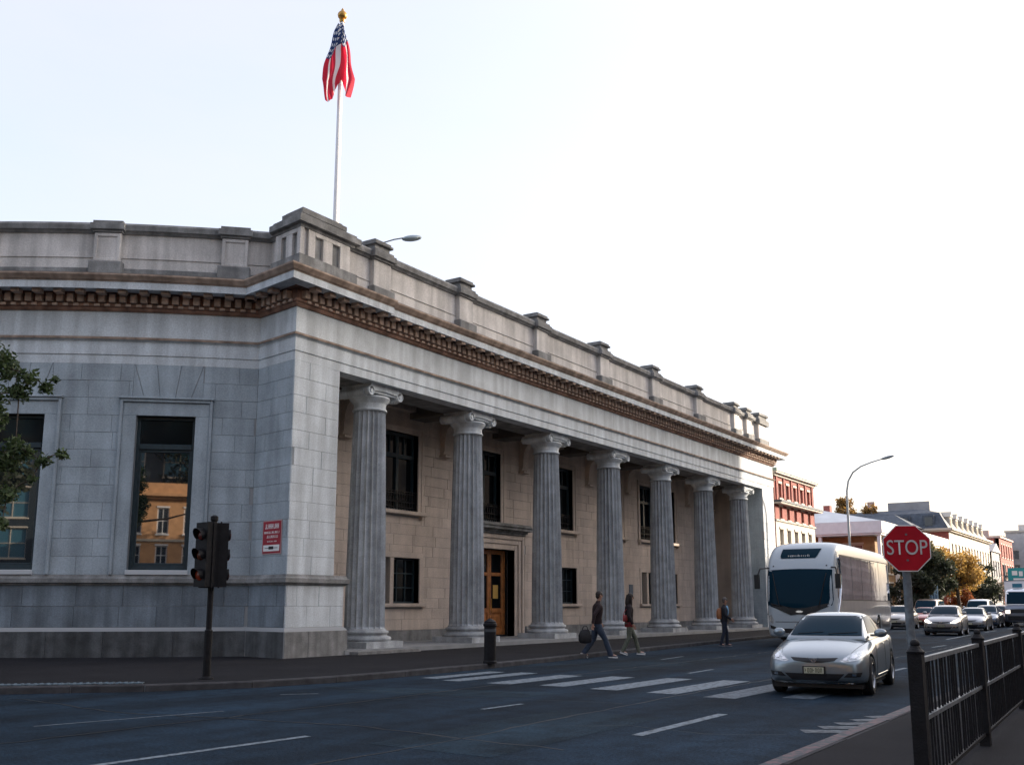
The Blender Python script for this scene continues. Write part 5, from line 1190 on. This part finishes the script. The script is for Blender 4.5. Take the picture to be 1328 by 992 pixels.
def tree(label, loc, h, crown_r, z0, lm, n, leaf, seed, name='tree', cat='tree', squash=1.0, clumps=26, group=None, ctr=(0, 0), aim=None):
    rr = random.Random(seed); t = thing(name, label, cat, loc, 0, group)
    tr = h*.018+.04; b = MB(); zc_ = (z0+h)/2; hz = (h-z0)/2*squash
    b.tube([(0, 0, -.1), (rr.uniform(-.1, .1), rr.uniform(-.1, .1), z0*.6), (ctr[0]*.3, ctr[1]*.3, z0+.2*(h-z0)), (ctr[0]*.7, ctr[1]*.7, z0+.55*(h-z0))], [tr*1.3, tr, tr*.8, tr*.4], 10)
    cl = []
    for i in range(clumps):
        while True:
            p = Vector((rr.uniform(-1, 1), rr.uniform(-1, 1), rr.uniform(-1, 1)))
            if .35 < p.length < 1: break
        c = Vector((ctr[0]+p.x*crown_r*.8, ctr[1]+p.y*crown_r*.8, zc_+p.z*hz*.8)); cl.append((c, crown_r*rr.uniform(.22, .40)))
    if aim: cl += [(Vector(a), r_) for a, r_ in aim]
    nb_ = len(cl)-(len(aim) if aim else 0)
    for k_, (c, r_) in enumerate(cl):
        if k_ > nb_:
            q = min((cl[m][0] for m in range(nb_, k_)), key=lambda v: (v-c).length); b.tube([q, q.lerp(c, .5)+Vector((0, 0, .04)), c], [.014, .010, .005], 5); continue
        s = Vector((ctr[0]*.3, ctr[1]*.3, z0+.15*(h-z0)+rr.random()*.3*(h-z0))); m_ = s.lerp(c, .5)+Vector((0, 0, -.1*crown_r)); b.tube([s, m_, c], [tr*.35, tr*.22, tr*.06], 5)
    b.build('trunk', BARK, t, smooth=True)
    vs = []; fs = []; tot = sum(r_**2 for _, r_ in cl)
    for c, r_ in cl:
        for i in range(int(n*r_**2/tot)):
            p = Vector((rr.gauss(0, 1), rr.gauss(0, 1), rr.gauss(0, .8))); p = p.normalized()*r_*(rr.random()**.45)*rr.uniform(.7, 1.15)
            q = c+p; a = Vector((rr.gauss(0, 1), rr.gauss(0, 1), rr.gauss(0, 1))).normalized(); d = a.cross(Vector((rr.gauss(0, 1), rr.gauss(0, 1), rr.gauss(0, 1)))).normalized(); l = leaf*rr.uniform(.6, 1.3)
            o = len(vs); vs += [tuple(q-a*l), tuple(q+d*l*.45), tuple(q+a*l), tuple(q-d*l*.45)]; fs.append((o, o+1, o+2, o+3))
    me = bpy.data.meshes.new('crown'); me.from_pydata(vs, [], fs); me.materials.append(lm); obj('crown', me, t); return t
# near tree at the left edge: branches reach into the frame
tree('green leafy street tree at the left edge with branches reaching across the window', (-19.2, 8.3, .1), 7.6, 1.35, 2.8, LGREEN, 26000, .050, 5, clumps=20, ctr=(-.3, -.3),
     aim=[((3.50, 0.54, 5.21), 0.24), ((3.82, 0.75, 5.05), 0.19), ((4.07, 0.91, 4.88), 0.13), ((3.70, 0.67, 4.82), 0.20), ((3.40, 0.47, 5.41), 0.22), ((4.18, 0.99, 5.02), 0.07), ((3.72, 0.68, 3.90), 0.20), ((4.10, 0.93, 3.68), 0.14), ((4.35, 1.10, 3.78), 0.11), ((3.98, 0.85, 3.38), 0.08), ((3.63, 0.62, 3.65), 0.22), ((3.67, 0.65, 3.15), 0.18), ((3.62, 0.62, 2.66), 0.12), ((3.14, 0.30, 4.66), 0.45), ((3.11, 0.28, 3.65), 0.40), ((3.35, 0.44, 4.41), 0.28), ((3.09, 0.27, 2.66), 0.30), ((3.88, 0.79, 3.80), 0.13), ((3.38, 0.46, 2.90), 0.22)])
FT = 'street trees along the left pavement'
tree('dark evergreen street tree directly behind the STOP sign pole', (-17.3, 82, .1), 5.2, 1.9, .4, LDARK, 6000, .16, 21, group=FT)
tree('dark green street tree with olive top just right of the STOP sign', (-17.3, 91, .1), 6.8, 2.1, .5, LDARK, 7000, .17, 22, group=FT)
tree('bright yellow autumn tree between dark trees on the far pavement', (-16.9, 100, .1), 7.0, 2.7, 2.0, LYEL, 9000, .15, 23, group=FT, clumps=34)
tree('rusty red low tree under the yellow tree', (-17.4, 104, .1), 3.8, 1.5, .3, LRUST, 3000, .13, 24, group=FT)
tree('dark rounded tree right of the yellow tree', (-17.2, 116, .1), 6.2, 2.6, .3, LDARK, 6000, .17, 25, group=FT)
tree('olive tree in the gap between the STOP sign and the yellow tree', (-18.6, 94, .1), 8.0, 2.0, 3.0, LOLIVE, 4500, .15, 26, group=FT)
tree('thin bare-looking tree far down the street beneath the green sign', (-17.0, 138, .1), 6.0, 2.4, 1.0, leaf_mat('pale_twigs', (.16, .14, .12)), 2500, .12, 27, group=FT)
tree('tall golden brown tree standing behind the white canopy roof', (-30.5, 118, .1), 14.0, 2.9, 8.0, leaf_mat('golden_leaves', (.24, .14, .04)), 6000, .20, 28)

# ------------------------------------------------------------ far buildings
BRICK = mat('red_brick', (.30, .095, .08), .85, nscale=3, namt=.2, fine=10); CREAM = mat('cream_render', (.58, .54, .48), .85, nscale=2, namt=.1)
PALEB = mat('pale_render', (.52, .50, .49), .85, nscale=1.2, namt=.12); GREENC = mat('green_copper', (.25, .36, .33), .6); SLATE = mat('slate', (.07, .085, .11), .7, nscale=3, namt=.3)
PINK = mat('pink_render', (.52, .38, .34), .85, nscale=1, namt=.2); ORANGE = mat('orange_sandstone', (.55, .31, .16), .85, nscale=2, namt=.15); BUFF = mat('buff_render', (.70, .52, .38), .85, nscale=1, namt=.25); GREYB = mat('grey_render', (.32, .32, .33), .85, nscale=1, namt=.15)
FARGL = mat('far_window_glass', (.02, .03, .045), .12, spec=1)
TRIM = mat('trim_cream', (.55, .50, .43), .8)
def facade(B_, mapf, s0, s1, z0, z1, rects, m, winm=FARGL, frame=TRIM, depth=.2, arch=False, bars=True):
    w_ = holed(mapf, s0, s1, z0, z1, rects, depth); w_ = w_.build('wall', m, B_)
    gl = MB(); mbox(gl, mapf, s0+.05, s1-.05, z0+.05, z1-.05, -depth-.3, -depth-.25); gl.build('backing', BLACKP, B_)
    for (a, b_, c, d) in rects:
        f = MB(); e = min(.09, (b_-a)*.09)
        for (p, q, r_, s_) in ((a, a+e, c, d), (b_-e, b_, c, d), (a+e, b_-e, d-e, d), (a+e, b_-e, c, c+e)): mbox(f, mapf, p, q, r_, s_, -depth, -depth+.07)
        if bars: mbox(f, mapf, (a+b_)/2-e/3, (a+b_)/2+e/3, c+e, d-e, -depth, -depth+.06); mbox(f, mapf, a+e, b_-e, (c+d)/2-e/3, (c+d)/2+e/3, -depth, -depth+.055)
        wi = f.build('window', frame, B_)
        p = MB(); mbox(p, mapf, a+.02, b_-.02, c+.02, d-.02, -depth-.06, -depth-.02); p.build('pane', winm, wi)
        s = MB(); mbox(s, mapf, a-.08, b_+.08, c-.12, c, -.05, .1); mbox(s, mapf, a-.06, b_+.06, d, d+.14, -.02, .05); s.build('sill', frame, wi)
    return w_
def grid_rects(s0, s1, n, w_, rows):
    st_ = (s1-s0)/n; return [(s0+st_*(i+.5)-w_/2, s0+st_*(i+.5)+w_/2, c, d) for i in range(n) for (c, d) in rows]
def mx(X): return lambda s, z, o: Vector((X+o, s, z))
def my(Y): return lambda s, z, o: Vector((s, Y-o, z))
# red brick building next to the bank
t = thing('brick_building', 'red brick building with cream ground storey and green copper eaves beyond the colonnade', 'building', (-20.2, 60.2, 0), world=True)
f = mx(-20.2)
facade(t, f, 60.2, 68.3, 6.65, 9.35, [(a-.28, a+.28, 8.05, 8.95) for a in (61.3, 62.75, 64.2, 65.65, 67.1)]+[(a-.28, a+.28, 6.75, 7.5) for a in (61.3, 62.75, 64.2, 65.65, 67.1)], BRICK)
facade(t, f, 60.2, 68.3, 0, 6.65, [(a-.36, a+.36, 4.6, 6.1) for a in (61.3, 62.75, 64.2, 65.65, 67.1)]+[(a-.5, a+.5, 1.0, 3.2) for a in (62, 64.2, 66.6)], CREAM, winm=mat('blue_window', (.10, .17, .2), .15))
b = MB(); b.box(-34, -20.6, 60.25, 68.25, 0, 9.4); b.build('inner_wall', BRICK, t)
b = MB(); b.box(-34, -20.2, 60.2, 60.25, 0, 9.35); b.build('side_wall', BRICK, t); b = MB(); b.box(-34, -20.2, 68.25, 68.3, 0, 9.35); b.build('side_wall', BRICK, t)
b = MB()
for i, (z0, z1, o) in enumerate(((9.35, 9.5, .12), (9.5, 9.62, .3))): b.box(-34, -20.2+o, 60.2-o, 68.3+o, z0, z1)
b.build('cornice', CREAM, t); b = MB(); b.box(-34, -19.86, 59.86, 68.64, 9.62, 9.80); b.build('eaves', GREENC, t)
b = MB(); b.box(-20.3, -19.75, 60.1, 68.7, 7.62, 7.72); b.build('ledge', CREAM, t); b = MB(); b.box(-20.3, -19.7, 60.05, 68.8, 7.72, 7.84); b.build('ledge_roof', SLATE, t)
b = MB(); b.box(-20.3, -20.12, 60.2, 68.3, 6.58, 6.68); b.build('string_course', CREAM, t)
for y in (60.6, 62.0, 63.5, 64.95, 66.4, 67.85):
    b = MB(); b.box(-20.25, -20.13, y-.12, y+.12, 7.86, 9.34); b.build('pilaster', BRICK, t)
# canopy building with the pale hipped roof
t = thing('canopy_building', 'low building with broad pale metal roof and deep white fascia behind the coach', 'building', (-18.5, 79.8, 0), world=True)
b = MB(); b.box(-40, -18.5, 79.8, 107, 6.95, 7.85); b.box(-39.9, -18.6, 79.9, 106.9, 6.8, 6.95); b.build('fascia', WHITE, t)
b = MB(); b.add([(-40, 79.8, 7.86), (-18.5, 79.8, 7.86), (-18.5, 107, 7.86), (-40, 107, 7.86), (-27, 86, 9.9), (-27, 100, 8.8), (-33, 86, 9.9)], [(0, 1, 4, 6), (1, 2, 5, 4), (2, 3, 6, 5), (3, 0, 6), (4, 5, 6), (0, 3, 2, 1)]); b.build('roof', mat('pale_roof', (.62, .64, .66), .5, nscale=.8, namt=.1), t)
OCHRE = mat('ochre_wall', (.33, .20, .10), .85, nscale=2, namt=.3)
facade(t, my(81.5), -39, -19.5, 0, 6.8, grid_rects(-38.5, -20, 8, 1.5, ((1, 3.2), (4.0, 6.2))), OCHRE)
facade(t, mx(-19.5), 81.5, 106, 0, 6.8, grid_rects(82, 105.5, 9, 1.5, ((1, 3.2), (4.0, 6.2))), OCHRE)
b = MB(); b.box(-39, -20.2, 82.3, 106, 0, 6.8); b.build('inner_wall', OCHRE, t)
for i in range(6):
    b = MB(); b.box(-18.95, -18.7, 80.0+i*5.3, 80.25+i*5.3, 0, 6.8); b.build('post', WHITE, t)
for i in range(4):
    b = MB(); b.box(-18.95-(i+1)*4.5, -18.7-(i+1)*4.5, 80.0, 80.25, 0, 6.8); b.build('post', WHITE, t)
# mansard building
t = thing('mansard_building', 'pale building with red gable wall and dark mansard roof with dormers above the trees', 'building', (-20, 116, 0), world=True)
rc = [(117.2+i*2.05, 118.1+i*2.05, c, d) for i in range(13) for (c, d) in ((6.4, 8.0), (3.4, 5.4))]
facade(t, mx(-20), 116, 143.5, 0, 9.4, rc, CREAM)
facade(t, my(116), -34, -20, 0, 9.4, [(-33+i*2.6, -31.8+i*2.6, 6.4, 8.0) for i in range(5)], BRICK)
b = MB(); b.box(-34, -20.6, 116.6, 143.5, 0, 9.4); b.build('inner_wall', CREAM, t)
b = MB(); b.box(-34.3, -19.5, 115.5, 144, 9.4, 9.62); b.box(-34.1, -19.7, 115.7, 143.8, 9.25, 9.4); b.build('cornice', TRIM, t)
b = MB(); b.add([(-34, 116, 9.62), (-20, 116, 9.62), (-20, 143.5, 9.62), (-34, 143.5, 9.62), (-33, 117, 11.4), (-21, 117, 11.4), (-21, 142.5, 11.4), (-33, 142.5, 11.4), (-31, 119, 12.0), (-23, 119, 12.0), (-23, 140.5, 12.0), (-31, 140.5, 12.0)], [(0, 1, 5, 4), (1, 2, 6, 5), (2, 3, 7, 6), (3, 0, 4, 7), (4, 5, 9, 8), (5, 6, 10, 9), (6, 7, 11, 10), (7, 4, 8, 11), (8, 9, 10, 11)]); rf = b.build('roof', SLATE, t)
for i in range(7):
    y = 119+i*3.5; b = MB(); b.box(-21.6, -20.2, y-.6, y+.6, 9.7, 11.0); b.add([(-20.1, y-.75, 11.0), (-20.1, y+.75, 11.0), (-20.1, y, 11.6), (-21.9, y-.75, 11.0), (-21.9, y+.75, 11.0), (-21.9, y, 11.6)], [(0, 1, 2), (3, 5, 4), (0, 2, 5, 3), (1, 4, 5, 2), (0, 3, 4, 1)])
    b.build('dormer', TRIM, rf); b = MB(); b.box(-20.21, -20.16, y-.4, y+.4, 9.9, 10.8); b.build('dormer_window', FARGL, rf)
for i, x in enumerate((-32, -29.5, -27, -24.5, -22)):
    b = MB(); b.box(x-.6, x+.6, 116.2, 117.6, 9.75, 11.1); b.build('dormer', SLATE, rf); b = MB(); b.box(x-.4, x+.4, 116.14, 116.2, 9.95, 10.9); b.build('dormer_window', FARGL, rf)
b = MB(); b.box(-27, -22.5, 120, 124, 11.8, 13.0); b.build('roof_house', GREYB, rf)
for x, y in ((-29, 121), (-25, 134)):
    b = MB(); b.box(x-.4, x+.4, y-.5, y+.5, 11.5, 13.3); b.build('chimney', PINK, rf)
# gable further on
t = thing('gabled_house', 'narrow house with pale steep gable roof beyond the mansard roofs', 'building', (-20, 145, 0), world=True)
facade(t, mx(-20), 145, 152, 0, 8.4, grid_rects(145.4, 151.6, 3, 1.0, ((2, 4), (5.2, 7.2))), GREYB)
b = MB(); b.box(-32, -20.6, 145.05, 151.95, 0, 8.4); b.build('inner_wall', GREYB, t)
b = MB(); b.add([(-19.8, 144.8, 8.4), (-19.8, 152.2, 8.4), (-19.8, 148.5, 9.6), (-32, 144.8, 8.4), (-32, 152.2, 8.4), (-32, 148.5, 9.6)], [(0, 1, 2), (3, 5, 4), (0, 2, 5, 3), (1, 4, 5, 2), (0, 3, 4, 1)]); b.build('roof', PALEB, t)
t = thing('red_house', 'tall deep red house past the grey house above the far traffic', 'building', (-20, 153, 0), world=True)
facade(t, mx(-20), 153, 166, 0, 10.6, grid_rects(153.4, 165.6, 5, 1.1, ((2, 4), (5, 7), (8, 9.8))), BRICK)
b = MB(); b.box(-32, -20.6, 153.05, 165.95, 0, 10.6); b.build('inner_wall', BRICK, t); b = MB(); b.box(-32, -19.8, 152.9, 166.1, 10.6, 10.85); b.build('cornice', PINK, t)
for i, (x0, x1, y, h_, m_, lab) in enumerate(((-37, -30.2, 235, 15.5, PINK, 'pink tower-like building leftmost of the blocks closing the street'), (-30, -23.5, 240, 16.8, PALEB, 'pale tall block in the middle at the far end of the street'), (-23.2, -12, 230, 15.2, GREYB, 'wide grey block at the right end of the far street'), (-11, 6, 250, 13, CREAM, 'cream block farthest right closing the street'))):
    t = thing('far_block', lab, 'building', ((x0+x1)/2, y, 0), world=True, group='blocks closing the far end of the street')
    n = max(2, int((x1-x0)/2.4)); facade(t, my(y), x0, x1, 0, h_, grid_rects(x0+.3, x1-.3, n, 1.1, [(2+k*3, 3.9+k*3) for k in range(int((h_-2)/3))]), m_, bars=False)
    b = MB(); b.box(x0+.02, x1-.02, y+.6, y+12, 0, h_); b.build('inner_wall', m_, t); b = MB(); b.box(x0-.2, x1+.2, y-.3, y+12, h_, h_+.4); b.build('cornice', TRIM, t)
    b = MB(); b.box((x0+x1)/2-1, (x0+x1)/2+.6, y+3, y+5, h_+.4, h_+1.8); b.build('chimney', m_, t)
t = thing('tiled_house', 'dark slate roofed house with red chimneys peeping over the canopy roof', 'building', (-27, 112, 0), world=True)
facade(t, my(109), -32, -22.5, 0, 9.5, grid_rects(-31.6, -22.9, 4, 1.1, ((5, 7), (7.6, 9.2))), PINK)
b = MB(); b.box(-32, -22.5, 109.6, 114.8, 0, 9.5); b.build('inner_wall', PINK, t)
b = MB(); b.add([(-32.3, 108.7, 9.5), (-22.2, 108.7, 9.5), (-22.2, 115, 9.5), (-32.3, 115, 9.5), (-30, 111.8, 11.3), (-24.6, 111.8, 11.0)], [(0, 1, 5, 4), (1, 2, 5), (2, 3, 4, 5), (3, 0, 4), (0, 3, 2, 1)]); b.build('roof', SLATE, t)
for x in (-31.4,):
    b = MB(); b.box(x-.35, x+.35, 110.8, 111.6, 10.2, 12.2); b.build('chimney', BRICK, t)
# green overhead sign
t = thing('overhead_sign', 'turquoise overhead road sign with white markings on a post at the far right', 'sign', (-14.9, 116, 0))
b = MB(); b.lathe([(.11, 0), (.09, 5.6)], 10); b.build('post', STEEL, t)
b = MB(); b.box(.3, 5.6, -.08, 0, 3.7, 5.25); pn = b.build('panel', mat('turquoise', (.02, .28, .30), .5), t); b = MB(); b.box(0, 5.6, .02, .12, 4.3, 4.5); b.build('arm', STEEL, t)
b = MB()
for (x0, x1, z0, z1) in ((.7, 1.2, 4.5, 4.95), (1.35, 1.7, 4.4, 4.9), (1.9, 2.6, 4.55, 5.0), (2.75, 3.2, 4.2, 4.8), (.8, 2.3, 4.0, 4.2), (3.5, 4.2, 4.4, 4.9), (4.4, 5.2, 4.1, 4.5)): b.box(x0, x1, -.1, -.085, z0, z1)
b.build('lettering', SWHITE, pn)
t = thing('pavement_sign', 'small pale blue rectangular sign on a thin post under the dark trees', 'sign', (-16.1, 85, .118))
b = MB(); b.lathe([(.04, 0), (.04, 2.9)], 8); b.build('post', STEEL, t); b = MB(); b.box(-.35, .35, -.06, -.03, 1.75, 2.9); pn = b.build('panel', mat('pale_blue', (.30, .45, .55), .5), t)
b = MB()
for x in (-.2, 0, .18): b.box(x-.04, x+.04, -.075, -.062, 1.8, 2.2)
b.build('lettering', mat('ink_blue', (.05, .12, .25), .6), pn)
# street lamp
LAMPP = mat('pale_lamp_paint', (.34, .38, .41), .5, nscale=5, namt=.1)
t = thing('street_lamp', 'tall grey street lamp with curved arm rising behind the coach', 'street lamp', (-16.3, 62, .118))
b = MB(); b.lathe([(.13, 0), (.12, 1.2), (.085, 1.25), (.07, 7.6)], 12); b.build('pole', LAMPP, t, smooth=True)
pts = [(0, 0, 7.55), (.02, 0, 8.2), (.14, -.02, 8.8), (.45, -.05, 9.3), (.95, -.1, 9.62), (1.6, -.16, 9.82), (2.2, -.22, 9.95)]
b = MB(); b.tube(pts, [.07, .06, .055, .05, .045, .04, .035], 8); b.build('arm', LAMPP, t, smooth=True)
b = MB(); M = Matrix.Translation((2.55, -.25, 10.02)) @ Matrix.Rotation(R(-12), 4, 'Y'); b.ball((0, 0, 0), .42, .16, .09, 14, 8); b.v = [tuple(M @ Vector(v)) for v in b.v]; b.build('lamp_head', LAMPP, t, smooth=True)

# ------------------------------------------------------------ across the junction and the street (seen as reflections in glass)
t = thing('corner_building', 'sunlit orange stone building mirrored in the tall window beside the traffic signal', 'building', (7, -34, 0), world=True)
dv = Vector((.849, .513)); nv = Vector((-.513, .849)); O = Vector((7.0, -34.3))
mr_ = lambda s, z, o: Vector((*(O+dv*s+nv*o), z))
facade(t, mr_, -22, 22, 0, 10.3, grid_rects(-21.6, 21.6, 20, .95, ((1.2, 3.4), (4.8, 6.4), (7.4, 9.6))), ORANGE, frame=WHITE)
b = MB()
def rbox(b, s0, s1, o0, o1, z0, z1): mbox(b, mr_, s0, s1, z0, z1, o0, o1)
rbox(b, -22, 22, -12, -.6, 0, 10.3); b.build('inner_wall', ORANGE, t)
b = MB(); rbox(b, -22.5, 22.5, -1, .3, 10.3, 10.55); rbox(b, -22.8, 22.8, -1, .7, 10.55, 10.8); rbox(b, -22.3, 22.3, -1, .1, 10.8, 11.7); b.build('cornice', ORANGE, t)
b = MB(); rbox(b, -22, 22, -.1, .15, 6.75, 6.95); b.build('string_course', TRIM, t)
t = thing('office_block', 'dark blue glazed block mirrored above the orange building in the tall window', 'building', (16, -60, 0), world=True)
O2 = O+nv*-15; mr2 = lambda s, z, o: Vector((*(O2+dv*s+nv*o), z))
facade(t, mr2, -45, 40, 0, 46, grid_rects(-44.5, 39.5, 17, 3.2, [(2+k*4, 5+k*4) for k in range(11)]), mat('dark_cladding', (.03, .04, .05), .5), winm=mat('blue_panes', (.05, .14, .2), .1))  # seen only mirrored; enlarged to cut sky light on the curved wing
b = MB(); mbox(b, mr2, -45, 40, 0, 46, -14, -.6); b.build('inner_wall', GREYB, t)
for i, (s, o, h_) in enumerate(((-4.5, 6, 16), (6, -15, 22), (15, 7, 12), (-26, 8, 15), (-33, 14, 17))):
    p = O+dv*s+nv*o; tree(('broad tree before the orange building, mirrored at the left of the tall window', 'tall dark tree mirrored above the orange building roof', 'tree at the right end of the mirrored orange building', 'spreading tree mirrored in the leftmost window', 'tall dark tree mirrored in the far left of the leftmost window')[i], (p.x, p.y, 0), h_, h_*.27, h_*.45, (LOLIVE, LDARK, LGREEN, LDARK, LDARK)[i], 5500, .28, 40+i)
for i, (y0, y1, h_, m_, lab) in enumerate(((8, 30, 11, ORANGE, 'low orange building opposite, mirrored warm in the portico glass'), (31, 58, 16, CREAM, 'cream building opposite the colonnade, mirrored in the silver car'), (59, 92, 31, BUFF, 'tall buff block opposite, mirrored in the coach side'), (93, 104, 32, BUFF, 'tallest buff block opposite, mirrored in the rear of the coach'), (105, 135, 20, CREAM, 'mid height cream building opposite, mirrored in the coach windows'), (136, 165, 9, ORANGE, 'low orange building far along the opposite side'), (166, 205, 12, CREAM, 'cream building near the far end of the opposite side'), (206, 290, 16, PINK, 'pinkish block at the far end of the opposite side'))):  # row out of view, tall blocks sized to keep low sun off the colonnade
    t = thing('opposite_building', lab, 'building', (17, y0, 0), world=True, group='sunlit buildings on the opposite side of the street')
    mo = lambda s, z, o: Vector((17-o, s, z)); n = int((y1-y0)/3.2)
    facade(t, mo, y0, y1, 0, h_, grid_rects(y0+.5, y1-.5, n, 1.4, [(1.5+k*3.8, 4+k*3.8) for k in range(int(h_/3.9))]), m_, bars=False)
    b = MB(); b.box(17.6, 30, y0+.05, y1-.05, 0, h_); b.build('inner_wall', m_, t); b = MB(); b.box(16.5, 30, y0-.2, y1+.2, h_, h_+.5); b.build('cornice', TRIM, t)
